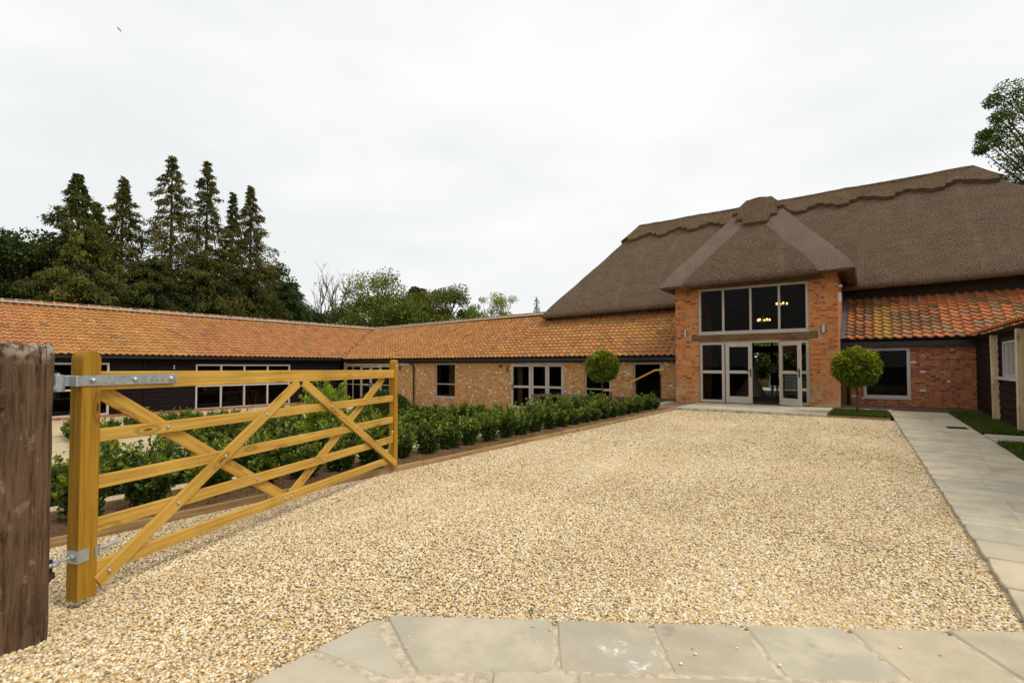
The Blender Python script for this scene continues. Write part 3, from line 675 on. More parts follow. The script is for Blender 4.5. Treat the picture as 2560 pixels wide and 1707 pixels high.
def tile_roof(mb, pfun, ncol, rowsfun, colf, tw):
    """pfun(u_index_float, s) -> (point, normal, downslope) ; s metres down from the ridge... rows from eave up"""
    for i in range(ncol):
        s0, s1 = rowsfun(i)          # distance up the slope where this column starts and ends
        cs = .24; nrow = int(round((s1 - 0.) / cs)); k0 = int(math.ceil(s0 / cs - .3)); cs = s1 / max(1, nrow)
        for k in range(max(0, k0), nrow):
            a, b = k * cs, min((k + 1) * cs + .05, s1 + .02)
            col = colf(i, k, nrow); jit = random.uniform(-.006, .006); ju = random.uniform(-.035, .035)
            lo = []; hi = []; lip = []
            for (t_, h_) in TILE_PROF:
                P0, N0 = pfun(i + t_ * 1.02 + ju, a - .02); P1, N1 = pfun(i + t_ * 1.02 + ju, b)
                lo.append(tuple(P0[j] + N0[j] * (h_ + .058 + jit) for j in range(3))); hi.append(tuple(P1[j] + N1[j] * (h_ + .006) for j in range(3)))
                lip.append(tuple(P0[j] + N0[j] * (h_ + .018 + jit) for j in range(3)))
            for j in range(len(TILE_PROF) - 1):
                mb.face([lo[j], lo[j + 1], hi[j + 1], hi[j]], [(0, 0)] * 4, col)
                mb.face([lip[j], lip[j + 1], lo[j + 1], lo[j]], [(0, 0)] * 4, col)
def ridge_tiles(root, a, b, r=.15, seg=.40, cols=None):
    a = Vector(a); b = Vector(b); L_ = (b - a).length; n = int(L_ / seg); d = (b - a).normalized(); side = Vector((0, 0, 1)).cross(d).normalized(); up = Vector((0, 0, 1))
    mb = MB(); mo = MB()
    for i in range(n):
        p0 = a + d * (L_ * i / n + .012); p1 = a + d * (L_ * (i + 1) / n - .012); col = cols(i, n); rr = r * random.uniform(.97, 1.03); dz = random.uniform(-.008, .008)
        def arc(p, q, rr): return [p + side * (rr * cos(pi * k / 8)) + up * (rr * sin(pi * k / 8) * .95 + dz) for k in range(9)]
        A = arc(p0, 0, rr); B = arc(p1, 0, rr)
        for k in range(8): mb.face([A[k], A[k + 1], B[k + 1], B[k]], [(0, 0)] * 4, col)
        mb.face(A, [(0, 0)] * 9, col); mb.face(B[::-1], [(0, 0)] * 9, col)
        q0 = a + d * (L_ * (i + 1) / n - .02); q1 = a + d * (L_ * (i + 1) / n + .02)
        def arc2(p, rr): return [p + side * (rr * cos(pi * k / 8)) + up * (rr * sin(pi * k / 8) * .95) for k in range(9)]
        A = arc2(q0, r + .008); B = arc2(q1, r + .008)
        for k in range(8): mo.face([A[k], A[k + 1], B[k + 1], B[k]], [(0, 0)] * 4)
        mo.face(A, [(0, 0)] * 9); mo.face(B[::-1], [(0, 0)] * 9)
    mb.build('ridge_tiles', 'pantile', root)
    for sgn in (-1, 1):
        q = side * (r + .02) * sgn
        mo.face([a + q + up * .04, b + q + up * .04, b + side * (r + .11) * sgn - up * .02, a + side * (r + .11) * sgn - up * .02], [(0, 0)] * 4)
        mo.face([a + q * .5 + up * .04, b + q * .5 + up * .04, b + q + up * .04, a + q + up * .04], [(0, 0)] * 4)
    mo.build('ridge_mortar', 'mortar', root)
def wall_light(root, fr, u, z, h=.17, r=.035, mat='galvanised'):
    mb = MB(); c = fr.p(u, .06, z); mb.tube([(c[0], c[1], z - h), (c[0], c[1], z)], r, 12); mb.obox(fr, u - .02, u + .02, 0, .04, z - h * .6, z - h * .4); mb.build('wall_light', mat, root)
def downpipe(root, pts, r=.038):
    mb = MB(); mb.tube(pts, r, 12)
    x, y, z0 = pts[-1]; zt = pts[-2][2]
    for zz in (z0 + .15, zt - .15, (z0 + zt) / 2):
        mb.tube([(x, y, zz - .03), (x, y, zz + .03)], r + .012, 12)
    mb.build('downpipe', 'black_metal', root)
def boards(mb, fr, u0, u1, z0, z1, holes, n0, step=.17):
    """feathered weatherboards, each tilted outwards at its lower edge"""
    z = z0
    while z < z1 - .01:
        zt = min(z + step, z1); cuts = [(u0, u1)]
        for h in holes:
            if h[3] > z + .01 and h[2] < zt - .01:
                nc = []
                for a, b in cuts:
                    if h[1] <= a or h[0] >= b: nc.append((a, b)); continue
                    if a < h[0]: nc.append((a, h[0]))
                    if b > h[1]: nc.append((h[1], b))
                cuts = nc
        for a, b in cuts:
            P = [[[fr.p(u, n0 if n == 0 else (n0 + .038 if k == 0 else n0 + .014), zt if k else z) for k in (0, 1)] for n in (0, 1)] for u in (a, b)]
            mb.hexa(P, 0, (1, 1, 1), 0, (random.random() * 30, random.random() * 30))
        z = zt
def pick(lst):
    r = random.random()
    for p, c in lst:
        if r < p: return c
        r -= p
    return lst[-1][1]
def jitc(c, j=.14):
    k = random.uniform(1 - j, 1 + j); return (c[0] * k, c[1] * k * random.uniform(.95, 1.05), c[2] * k)

# ------------------------------------------------------------ black boarded barn on the left
LB = thing('black_barn', 'low black weatherboarded barn with orange pantile roof on the left of the courtyard', 'barn', (-26.5, 8, -.83))
fr = FX(-26.5)
hW1 = (3.0, 7.92, -.70, 1.49); hW2 = (11.3, 16.15, -.75, 1.44)
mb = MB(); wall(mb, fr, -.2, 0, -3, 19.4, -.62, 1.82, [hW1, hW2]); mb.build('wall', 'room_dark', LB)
mb = MB(); boards(mb, fr, -3, 19.42, -.70, 1.80, [(h[0], h[1], h[2] - .05, h[3] + .04) for h in (hW1, hW2)], .001)
mb.obox(fr, 9.15, 9.28, .03, .07, -.68, 1.8, 2); mb.build('weatherboarding', 'black_board', LB)
mb = MB(); mb.obox(fr, -3, 19.4, -.2, .06, -1., -.70); mb.build('plinth', 'brick_red', LB)
window(LB, fr, *hW1, us=(4.2, 5.4, 6.7), zs=(.37,), fw=.075, bar=.075, mat='frame_white', label='wide light-grey window seen behind the gate post', nface=.03, dep=.1)
window(LB, fr, *hW2, us=(12.48, 13.63, 14.87), zs=(.39,), fw=.075, bar=.075, mat='frame_white', label='wide four-bay light-grey window seen above the gate rails', nface=.03, dep=.1)
ER, RR = (-26.2, 1.82), (-29.2, 3.98)
SL = sqrt((ER[0] - RR[0]) ** 2 + (RR[1] - ER[1]) ** 2)
dxs, dzs = (RR[0] - ER[0]) / SL, (RR[1] - ER[1]) / SL
TW = .242
def pf(u, s): return ((ER[0] + dxs * s, -3 + u * TW, ER[1] + dzs * s), (dzs, 0, -dxs))
def rows(i):
    y = -3 + (i + .5) * TW       # valley from (eave, 19.4) to (ridge, 24.4)
    return ((max(0, (y - 19.4) / 5.0 * SL), SL))
def colL(i, k, n):
    y = -3 + i * TW; f = noise.noise(Vector((y * .25, k * .12, 2)))
    a = [(.66, (.68, .34, .10)), (.2, (.64, .30, .10)), (.10, (.72, .41, .15)), (.03, (.50, .23, .09)), (.01, (.34, .25, .15))] if (5.6 < y + 1.6 * noise.noise(Vector((k * .5, i * .4, 1))) < 11) else [(.66, (.66, .30, .115)), (.2, (.62, .265, .10)), (.10, (.68, .34, .13)), (.03, (.46, .20, .10)), (.01, (.34, .25, .19))]
    return jitc(pick(a), .12)
mb = MB(); tile_roof(mb, pf, int(27.4 / TW), rows, colL, TW); mb.build('pantile_roof', 'pantile', LB)
mb = MB(); mb.face([(ER[0], -3, ER[1] - .02), (ER[0], 19.4, ER[1] - .02), (RR[0], 24.4, RR[1] - .02), (RR[0], -3, RR[1] - .02)])
mb.face([(RR[0], -3, RR[1] - .02), (RR[0], 24.4, RR[1] - .02), (-32.3, 24.4, 1.8), (-32.3, -3, 1.8)])
mb.face([(ER[0], -3, ER[1] - .02), (ER[0], 19.4, ER[1] - .02), (-26.5, 19.4, 1.80), (-26.5, -3, 1.80)]); mb.build('roof_underlay', 'soffit', LB)
ridge_tiles(LB, (-29.2, -3, 4.0), (-29.25, 24.4, 4.0), cols=lambda i, n: jitc(pick([(.75, (.55, .20, .07)), (.25, (.28, .12, .06))]) if i < n * .45 else pick([(.45, (.50, .19, .08)), (.55, (.20, .11, .07))]), .12))
mb = MB(); mb.box(-26.30, -26.18, -3, 19.3, 1.68, 1.79); mb.build('gutter', 'black_metal', LB)
mb = MB()
rb = [(-1., 2., -.1, 1.2), (4.5, 7.5, -.2, 1.2), (11.0, 12.5, -.1, 1.0), (14., 15., -.1, 1.0)]
wall(mb, FX(-32.0), -.15, 0, -3, 24, -1, 1.8, rb); mb.box(-32, -26.6, -3.15, -3, -1, 2.0); mb.box(-32, -29.3, 24, 24.15, -1, 2.5)
mb.box(-32, -26.75, -3, 24, 1.62, 1.66); mb.build('rear_wall', 'room_brown', LB)
mb = MB(); mb.box(-32, -26.7, -3, 24, -.85, -.80); mb.build('floor', 'room_floor', LB)
wall_light(LB, fr, 10.36, 1.40, .20, .03)
# pendant bulbs and set table inside
for (x, y, z, lb) in ((-28.5, 12.2, .63, 'upper glowing bulb of the hanging pair in the four-bay window'), (-28.5, 12.26, .42, 'lower glowing bulb of the hanging pair in the four-bay window'), (-29.0, 13.9, .30, 'single glowing bulb hanging in the second bay of the four-bay window'), (-28.6, 7.5, 1.2, 'high glowing bulb behind the window by the gate heel post'), (-28.5, 5.7, .8, 'glowing bulb between weathered post and gate heel post')):
    o = thing('pendant_lamp', lb, 'lamp', (x, y, z), 'pendant bulbs in the black barn')
    mb = MB(); mb.sphere((x, y, z), .035, 8, 6); mb.build('bulb', 'bulb_dim', o, True)
    mb = MB(); mb.tube([(x, y, z + .03), (x, y, 1.62)], .006, 5); mb.build('cord', 'brass', o)
for (y0, lb) in ((11.9, 'long table with pale cloth behind the four-bay barn window'), (4.2, 'long table with pale cloth behind the window by the gate post')):
    o = thing('dining_table', lb, 'table', (-28.6, y0 + 1.5, -.8))
    mb = MB(); mb.box(-29.1, -28.1, y0, y0 + 3.4, -.09, -.05); mb.build('tabletop', 'oak_beam', o)
    for yy in (y0 + .1, y0 + 3.2):
        for xx in (-29.0, -28.25):
            mb = MB(); mb.box(xx, xx + .08, yy, yy + .08, -.8, -.09); mb.build('leg', 'oak_beam', o)
    mb = MB(); mb.box(-28.9, -28.3, y0 - .01, y0 + 3.41, -.05, -.045); mb.box(-28.9, -28.3, y0 + 3.405, y0 + 3.41, -.4, -.05); mb.build('runner', 'gown', o)
    for i in range(7):
        y = y0 + .3 + i * .45 + random.uniform(-.05, .05); x = -28.55 + random.uniform(-.1, .1)
        mb = MB(); mb.tube([(x, y, -.045), (x, y, -.035)], .03, 8); mb.tube([(x, y, -.035), (x, y, .22 + random.uniform(-.03, .05))], .010, 6)
        tag(mb.build('candle', 'bamboo'), ORD[i] + ' slim candle from the near end ' + ('behind the four-bay window' if y0 > 10 else 'behind the window by the post'), 'candle', 'candles ' + ('on the four-bay window table' if y0 > 10 else 'on the other barn table'))

# ------------------------------------------------------------ brick wing
BW = thing('brick_wing', 'long single-storey mixed brick wing with orange pantile roof between black barn and porch', 'building', (-14, 19.7, -.8))
fr = FY(19.7)
hFD = (-26.35, -22.4, -.88, 1.37); h1 = (-18.85, -17.45, -.26, 1.48); h3 = (-13.92, -11.1, -.74, 1.50); h2 = (-10.1, -8.92, -.30, 1.50); h4 = (-7.92, -6.78, -.06, 1.48)
mb = MB(); wall(mb, fr, -.22, 0, -26.5, -5.82, -1.1, 1.72, [hFD, h1, h3, h2, h4]); mb.build('wall', 'brick_mixed', BW)
mb = MB(); mb.obox(fr, -26.45, -20.6, .005, .02, 1.40, 1.56, 0); mb.build('lintel', 'oak_pale', BW)
window(BW, fr, *h1, zs=(.42,), label='two-pane grey window left of the three-leaf doors')
window(BW, fr, *h2, zs=(.38,), label='two-pane grey window behind the left topiary')
window(BW, fr, *h4, label='single-pane grey window behind the sloping handrail')
# three-leaf door
mb = MB()
for a, b in ((-13.92, -13.87), (-11.15, -11.1)): mb.obox(fr, a + .002, b, -.12, -.02, -.74, 1.497)
mb.obox(fr, -13.87, -11.15, -.12, -.02, 1.44, 1.497); mb.obox(fr, -13.92, -11.1, -.14, .05, -.745, -.70); mb.build('door_frame', 'frame_paint', BW, bevel=.004)
an = radians(11)
door_leaf(BW, Frame((-12.86, 19.73), (-cos(an), -sin(an)), (sin(an) * -1, -cos(an))), 1.0, -.69, 1.43, .40, handle_u=.94, label='grey glazed door leaf standing slightly ajar')
door_leaf(BW, Frame((-12.83, 19.73), (1, 0), (0, -1)), .84, -.69, 1.43, .40)
door_leaf(BW, Frame((-11.98, 19.73), (1, 0), (0, -1)), .82, -.69, 1.43, .40)
window(BW, fr, -26.35, -24.95, -.88, 1.37, us=(-25.7,), zs=(.26,), name='side_light', sill=False)
window(BW, fr, -23.2, -22.4, -.88, 1.37, zs=(.26,), name='side_light', sill=False)
door_leaf(BW, Frame((-24.94, 19.76), (1, 0), (0, -1)), .86, -.87, 1.36, .26, handle_u=.82)
door_leaf(BW, Frame((-24.07, 19.76), (1, 0), (0, -1)), .86, -.87, 1.36, .26, handle_u=.04)
# roof: eave line (19.4, z1.75), ridge z 3.98 from (-29.3,24.45) to (-13,22.3)
def ridgeY(x): return 24.45 + (x + 29.3) * (22.35 - 24.45) / (-13.5 + 29.3) if x < -13.5 else 22.35 + (x + 13.5) * .0
ZE, ZR = 1.75, 3.98
def pfw(u, s):
    x = -29.3 + u * TW; yr = ridgeY(x); run = yr - 19.4; sl = sqrt(run * run + (ZR - ZE) ** 2)
    return ((x, 19.4 + run * s / sl, ZE + (ZR - ZE) * s / sl), (0, -(ZR - ZE) / sl, run / sl))
def rowsw(i):
    x = -29.3 + (i + .5) * TW; run = ridgeY(x) - 19.4; sl = sqrt(run * run + (ZR - ZE) ** 2)
    return (max(0, (-26.2 - x) / 3.1 * sl), sl)
def colW(i, k, n):
    x = -29.3 + i * TW; f = noise.noise(Vector((x * .4, k * .3, 9)))
    if f > .22: return jitc(pick([(.6, (.54, .25, .085)), (.15, (.42, .21, .09)), (.25, (.60, .29, .08))]), .13)
    return jitc(pick([(.56, (.62, .28, .085)), (.2, (.56, .24, .08)), (.17, (.64, .33, .095)), (.06, (.42, .20, .08)), (.01, (.30, .22, .14))]), .13)
mb = MB(); tile_roof(mb, pfw, int((29.3 - 5.86) / TW), rowsw, colW, TW); mb.build('pantile_roof', 'pantile', BW)
mb = MB(); mb.face([(-26.2, 19.4, ZE - .02), (-5.83, 19.4, ZE - .02), (-5.83, 22.35, ZR - .02), (-13.5, 22.35, ZR - .02), (-29.3, 24.45, ZR - .02)])
mb.face([(-29.3, 24.45, ZR - .02), (-13.5, 22.35, ZR - .02), (-13.5, 26.6, 1.3), (-29.3, 28, 1.3)])
mb.face([(-26.2, 19.4, ZE - .02), (-5.83, 19.4, ZE - .02), (-5.83, 19.7, 1.70), (-26.2, 19.7, 1.70)]); mb.build('roof_underlay', 'soffit', BW)
ridge_tiles(BW, (-29.3, 24.45, 4.0), (-13.1, 22.3, 4.0), cols=lambda i, n: jitc(pick([(.6, (.42, .19, .08)), (.4, (.30, .16, .07))]), .15))
mb = MB()
for sgn in (0, 1):
    a = Vector((-26.2, 19.4, 1.80 if sgn else 1.81)); b = Vector((-29.3, 24.45, 4.03)); q = Vector((.16, 0.02, .02)) if sgn else Vector((-.12, .0, .06))
    mb.face([a + Vector((0, 0, .02)), a + q + Vector((0, 0, .06)), b + q + Vector((0, 0, .06)), b + Vector((0, 0, .02))])
mb.build('valley_lead', 'lead', BW)
mb = MB(); mb.obox(fr, -26.2, -5.84, 0.18, .29, 1.58, 1.69); mb.obox(fr, -26.2, -5.84, .0, .025, 1.50, 1.72); mb.build('gutter', 'black_metal', BW)
downpipe(BW, [(-20.62, 19.45, 1.62), (-20.60, 19.48, 1.52), (-20.42, 19.62, 1.38), (-20.38, 19.63, 1.28), (-20.38, 19.63, -.80)])
downpipe(BW, [(-6.35, 19.45, 1.64), (-6.2, 19.42, 1.50), (-5.96, 19.38, 1.38), (-5.93, 19.38, 1.28), (-5.93, 19.38, .10)], .045)
wall_light(BW, fr, -14.13, 1.36, .26, .045, 'oak_beam'); wall_light(BW, fr, -21.5, 1.36, .26, .045, 'oak_beam')
mb = MB(); mb.obox(fr, -14.63, -14.47, 0, .04, 1.28, 1.42); c_ = fr.p(-14.55, .06, 1.35); mb.sphere(c_, .065, 10, 6, (1, .8, 1)); mb.build('alarm_sounder', 'red_plastic', BW)
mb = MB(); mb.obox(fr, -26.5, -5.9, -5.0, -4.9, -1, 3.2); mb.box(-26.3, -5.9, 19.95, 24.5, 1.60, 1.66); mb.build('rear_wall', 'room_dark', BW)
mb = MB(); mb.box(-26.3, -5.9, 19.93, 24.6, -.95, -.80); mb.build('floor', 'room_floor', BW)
for q in ((-18.3, -17.5, -.5, -.47, -.3, 1.4), (-24.9, -23.3, -.9, -.87, -.88, 1.3), (-13.75, -13.5, -.3, -.27, -.7, 1.42), (-12.7, -11.2, -.6, -.57, -.7, .2)):
    mb = MB(); mb.obox(fr, *q); mb.build('curtain', 'oak_beam', BW)

# ------------------------------------------------------------ thatched barn with porch and right lean-to
TB = thing('thatched_barn', 'large thatched barn with tall brick porch and glazed doors facing the drive', 'barn', (-3.3, 18.5, .08))
fr = FY(18.5)
hU = (-5.01, -1.64, 2.47, 4.04); hD = (-5.0, -1.63, .09, 2.19)
mb = MB(); wall(mb, fr, -.33, 0, -5.82, -.86, -.1, 4.40, [(-5.01, -1.64, 2.47, 4.06), (-5.0, -1.63, -.1, 2.19)])
wall(mb, Frame((-.86, 0), (0, 1), (1, 0)), -.33, 0, 18.83, 22.2, -.1, 4.40); wall(mb, Frame((-5.82, 0), (0, 1), (-1, 0)), -.33, 0, 18.83, 22.2, -.1, 4.40)
mb.build('porch_wall', 'brick_porch', TB)
mb = MB(); mb.obox(fr, -5.26, -1.39, -.25, .012, 2.215, 2.455, 0); mb.build('lintel_beam', 'oak_beam', TB, bevel=.012)
for q in ((-5.295, -5.262, 2.19, 2.48), (-1.388, -1.355, 2.19, 2.48)):
    mb = MB(); mb.obox(fr, q[0], q[1], -.02, .004, q[2], q[3]); mb.build('beam_mortar', 'mortar', TB)
mb = MB(); mb.obox(fr, -5.3, -1.3, -.2, .10, 4.05, 4.22, 0); mb.build('eave_board', 'oak_beam', TB)
window(TB, fr, *hU, us=(-4.19, -3.325, -2.47), fw=.075, bar=.065, nface=-.02, dep=.10, label='tall four-light window above the oak lintel beam')
window(TB, fr, -4.995, -4.16, .10, 2.18, zs=(1.15,), fw=.09, bar=.10, nface=-.04, dep=.08, name='side_light', sill=False)
window(TB, fr, -2.47, -1.635, .10, 2.18, zs=(1.15,), fw=.09, bar=.10, nface=-.04, dep=.08, name='side_light', sill=False)
door_leaf(TB, Frame((-4.13, 18.52), (1, 0), (0, -1)), .84, .11, 2.12, 1.15, handle_u=.79, stile=.12, bot=.22, label='closed glazed grey door left of the doorway')
th = radians(38)
door_leaf(TB, Frame((-2.49, 18.49), (cos(th), -sin(th)), (sin(th) * -1, -cos(th))), .84, .11, 2.12, 1.15, handle_u=.79, stile=.12, bot=.22, label='glazed grey door swung open in front of the side light')
mb = MB(); mb.obox(fr, -4.158, -2.472, -.12, -.03, 2.125, 2.188); mb.build('door_head', 'frame_paint', TB); mb = MB(); mb.obox(fr, -3.28, -2.50, -.2, 0.0, .09, .105); mb.build('threshold', 'black_metal', TB)
wall_light(TB, fr, -5.46, 2.62, .22, .035); wall_light(TB, fr, -1.24, 2.62, .24, .04)
mb = MB(); mb.box(-.86, -.78, 18.62, 18.72, 3.33, 3.62); mb.build('security_light', 'white_plastic', TB, bevel=.01); mb = MB(); mb.box(-.86, -.74, 18.6, 18.7, 3.78, 3.84); mb.build('camera_bracket', 'white_plastic', TB, bevel=.01)
# right lean-to
fr2 = FY(20.0); hR = (-.27, .93, .35, 1.92)
mb = MB(); wall(mb, fr2, -.22, 0, -.858, 2.6, -.1, 1.97, [hR]); mb.build('lean_to_wall', 'brick_red', TB)
window(TB, fr2, *hR, fw=.08, mat='frame_white', nface=.01, dep=.1, label='large single-pane pale window behind the right topiary')
mb = MB(); mb.obox(fr2, -.86, 2.6, .0, .22, 1.96, 2.12); mb.build('lean_to_gutter', 'black_metal', TB)
def pfr(u, s):
    x = -.70 + u * TW; run = 2.4; rise = 1.53; sl = sqrt(run * run + rise * rise)
    return ((x, 19.7 + run * s / sl, 2.19 + rise * s / sl), (0, -rise / sl, run / sl))
def colR(i, k, n):
    x = -.7 + i * TW
    f = noise.noise(Vector((x * .5, k * .22, 4))) + .25 * noise.noise(Vector((x * 2, k, 4)))
    if 3 <= i <= 4 and k < 9 and random.random() < .9: return jitc((.50, .28, .06), .16)
    if random.random() < min(1, max(.03, .62 + f * 1.1 - max(0, x - .9) * .62)): return jitc(pick([(.40, (.30, .155, .065)), (.25, (.21, .115, .055)), (.28, (.42, .19, .07)), (.07, (.34, .24, .13))]), .18)
    return jitc(pick([(.66, (.66, .235, .08)), (.18, (.58, .19, .07)), (.08, (.28, .17, .09)), (.08, (.36, .25, .13))]), .13)
mb = MB(); tile_roof(mb, pfr, 34, lambda i: (0, sqrt(2.4 ** 2 + 1.53 ** 2)), colR, TW); mb.build('lean_to_roof', 'pantile', TB)
mb = MB(); mb.face([(-.84, 19.7, 2.17), (7.6, 19.7, 2.17), (7.6, 22.1, 3.70), (-.84, 22.1, 3.70)]); mb.face([(-.84, 19.7, 2.16), (7.6, 19.7, 2.16), (7.6, 20.0, 2.1), (-.84, 20.0, 2.1)]); mb.build('lean_to_underlay', 'soffit', TB)
mb = MB(); mb.face([(-.855, 19.66, 2.24), (-.66, 19.66, 2.25), (-.66, 22.1, 3.80), (-.855, 22.1, 3.80)]); mb.face([(-.855, 19.66, 2.24), (-.855, 22.1, 3.80), (-.857, 22.1, 3.95), (-.857, 19.66, 2.39)])

mb.build('lead_flashing', 'lead', TB)
mb = MB(); mb.face([(-6.25, 19.38, 1.84), (-5.825, 19.38, 1.84), (-5.825, 19.7, 2.04), (-5.95, 19.7, 2.04)]); mb.face([(-6.25, 19.38, 1.84), (-5.825, 19.38, 1.84), (-5.825, 19.39, 1.74), (-6.15, 19.39, 1.74)]); mb.build('lead_apron', 'lead', BW)
# main walls, rear wall with garden doors
mb = MB(); wall(mb, FY(22.1), -.3, 0, -12.6, -5.82, -.8, 4.2, []); mb.build('main_wall', 'soffit', TB); mb = MB(); wall(mb, FY(22.1), -.3, 0, -.86, 6.6, -.1, 4.2, []); mb.build('main_wall', 'soffit', TB); mb = MB()  # dark timber tone, which also puts the missing eave shade into the wall colour
wall(mb, FX(6.6), -.3, 0, 22.1, 29.1, -.1, 4.3, []); mb.build('end_wall', 'brick_red', TB); mb = MB(); wall(mb, FXm(-12.6), -.3, 0, 22.1, 29.1, -.8, 4.2, []); mb.build('end_wall', 'brick_red', TB)
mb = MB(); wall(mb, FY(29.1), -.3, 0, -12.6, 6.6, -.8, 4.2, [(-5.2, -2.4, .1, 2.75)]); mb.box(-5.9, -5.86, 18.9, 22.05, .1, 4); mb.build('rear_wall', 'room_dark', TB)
mb = MB(); mb.box(-12.3, 6.3, 18.9, 29.4, .02, .10); mb.build('floor', 'room_floor', TB)
mb = MB()
for x in (-5.15, -4.25, -3.75, -3.0, -2.5): mb.box(x - .05, x + .05, 29.2, 29.28, .1, 2.75)
mb.box(-5.2, -2.4, 29.2, 29.28, 2.05, 2.4); mb.box(-5.2, -2.4, 29.2, 29.28, 1.0, 1.06); mb.build('rear_door_frame', 'black_board', TB)
downpipe(TB, [(-.66, 19.80, 2.02), (-.66, 19.9, 1.9), (-.66, 19.93, 1.8), (-.66, 19.93, .05)], .045)
mb = MB(); mb.box(-.84, -.74, 19.80, 19.92, .0, 1.95, 2); mb.build('corner_post', 'oak_beam', TB, bevel=.01)
# --- thatch
def zn(p, amp=.05, sc=.55): return amp * noise.noise(Vector((p[0] * sc, p[1] * sc, p[2] * sc))) + amp * .35 * noise.noise(Vector((p[0] * 3, p[1] * 3, p[2] * 3)))
def thatch_plane(mb, A, B, C, D, lift=0., Hr=4.6, v0=lambda u: 0., v1=1., nu=60, nv=30, u0=0., u1=1., skirt=0., sag=0., under=False):
    """A-B eave, D-C above (A->D, B->C)"""
    A, B, C, D = map(Vector, (A, B, C, D)); d = (B - A).normalized(); up = (D - A) - d * (D - A).dot(d); sl = up.length
    def P(u, v):
        e = A.lerp(B, u); r = D.lerp(C, u); p = e.lerp(r, v); z = zn(p) * min(1, v * 6 + .25) + lift + sag * sin(pi * v)
        roll = .12 * math.exp(-v * Hr / .14)          # rounded eave
        return Vector((p.x, p.y, p.z + z - roll))
    def UV(p, v): return ((p - A).dot(d), v * sl)
    g = []
    for i in range(nu + 1):
        u = u0 + (u1 - u0) * i / nu; va = v0(u); col = []
        for j in range(nv + 1):
            v = va + (v1 - va) * j / nv; p = P(u, v); col.append((p, UV(p, v)))
        g.append(col)
    for i in range(nu):
        for j in range(nv):
            q = [g[i][j], g[i + 1][j], g[i + 1][j + 1], g[i][j + 1]]
            mb.face([x[0] for x in q], [x[1] for x in q])
        if skirt:
            a, b = g[i][0], g[i + 1][0]; n_ = Vector((0, 0, -skirt)); inn = up.normalized() * skirt * .35
            mb.face([a[0] + n_ + inn, b[0] + n_ + inn, b[0], a[0]], [(a[1][0], -.2), (b[1][0], -.2), b[1], a[1]])
        if under:
            hin = Vector((up.x, up.y, 0)).normalized()
            a, b = g[i][0], g[i + 1][0]
            off = [(0, 0), (.07, -.07), (.25, -.05), (1.2, .75)]
            LB_ = (B - A).length; ua_ = u0 + (u1 - u0) * i / nu; ub_ = u0 + (u1 - u0) * (i + 1) / nu
            ka = lambda o_: min(1, min(ua_, 1 - ua_) * LB_ / max(.05, o_)); kb = lambda o_: min(1, min(ub_, 1 - ub_) * LB_ / max(.05, o_))
            for (o1, z1_), (o2, z2_) in zip(off, off[1:]):
                mb.face([a[0] + hin * o2 * ka(o2) + Vector((0, 0, z2_ * ka(o2))), b[0] + hin * o2 * kb(o2) + Vector((0, 0, z2_ * kb(o2))), b[0] + hin * o1 * kb(o1) + Vector((0, 0, z1_ * kb(o1))), a[0] + hin * o1 * ka(o1) + Vector((0, 0, z1_ * ka(o1)))],
                        [(a[1][0], -o2), (b[1][0], -o2), (b[1][0], -o1), (a[1][0], -o1)])
zl, zr_ = 3.86, 4.36
EL, ERt = (-13.35, 21.4, zl), (7.6, 21.4, zr_ + .02); RL, RRt = (-9.9, 25.6, 8.52), (3.2, 25.6, 8.70)
EBL, EBR = (-13.35, 29.8, zl), (7.6, 29.8, zr_ + .02)
mb = MB()
thatch_plane(mb, EL, ERt, RRt, RL, nu=130, nv=44, under=True); thatch_plane(mb, EBR, EBL, RL, RRt, nu=60, nv=20, under=True)
thatch_plane(mb, EBL, EL, RL, RL, nu=50, nv=44, under=True); thatch_plane(mb, ERt, EBR, RRt, RRt, nu=50, nv=44, under=True)
mb.build('thatch_roof', 'thatch', TB, True)
PA, PB = (-6.17, 17.82, 4.22), (-.38, 17.82, 4.34); PCL, PCR = (-3.68, 20.05, 7.22), (-2.86, 20.05, 7.24); PDL, PDR = (-3.68, 25.0, 7.52), (-2.86, 25.0, 7.54)
PAb, PBb = (-6.17, 24.5, 4.22), (-.38, 24.5, 4.34)
mb = MB()
thatch_plane(mb, PA, PB, PCR, PCL, nu=50, nv=34, under=True, Hr=3.1)
thatch_plane(mb, PAb, PA, PCL, PDL, nu=50, nv=34, under=True, Hr=3.1); thatch_plane(mb, PB, PBb, PDR, PCR, nu=50, nv=34, under=True, Hr=3.1)
thatch_plane(mb, PCL, PCR, PDR, PDL, nu=6, nv=10, Hr=900)
mb.build('porch_thatch', 'thatch', TB, True)
# dressed bands along the porch hips
def band(A, B, C, D, w_, side):
    mb = MB(); A, B, C, D = Vector(A), Vector(B), Vector(C), Vector(D); d = (B - A).normalized(); n_ = 34
    H = [A.lerp(D, k / n_) for k in range(n_ + 1)] if side == 0 else [B.lerp(C, k / n_) for k in range(n_ + 1)]
    s = 1 if side == 0 else -1
    for k in range(n_):
        v0_, v1_ = k / n_, (k + 1) / n_
        for j in range(5):
            def pt(h, v, f):
                ww = min(w_, ((B - A).length * (1 - v) + .82 * v) * .47); p = h + d * s * ww * f
                roll = .12 * math.exp(-v * 3.1 / .14); e_ = .018 * (1 - f ** 6) if f > 0 else .004
                return Vector((p.x, p.y - .004, p.z + zn(p) * min(1, v * 6 + .25) - roll + e_ - .002))
            a, b, c, e = pt(H[k], v0_, j / 5), pt(H[k], v0_, (j + 1) / 5), pt(H[k + 1], v1_, (j + 1) / 5), pt(H[k + 1], v1_, j / 5)
            q = [a, b, c, e] if s > 0 else [b, a, e, c]
            mb.face(q, [((p - A).dot(d), (p.z - A.z) * 1.3) for p in q])
    return mb.build('hip_band', 'thatch_hip', TB, True)
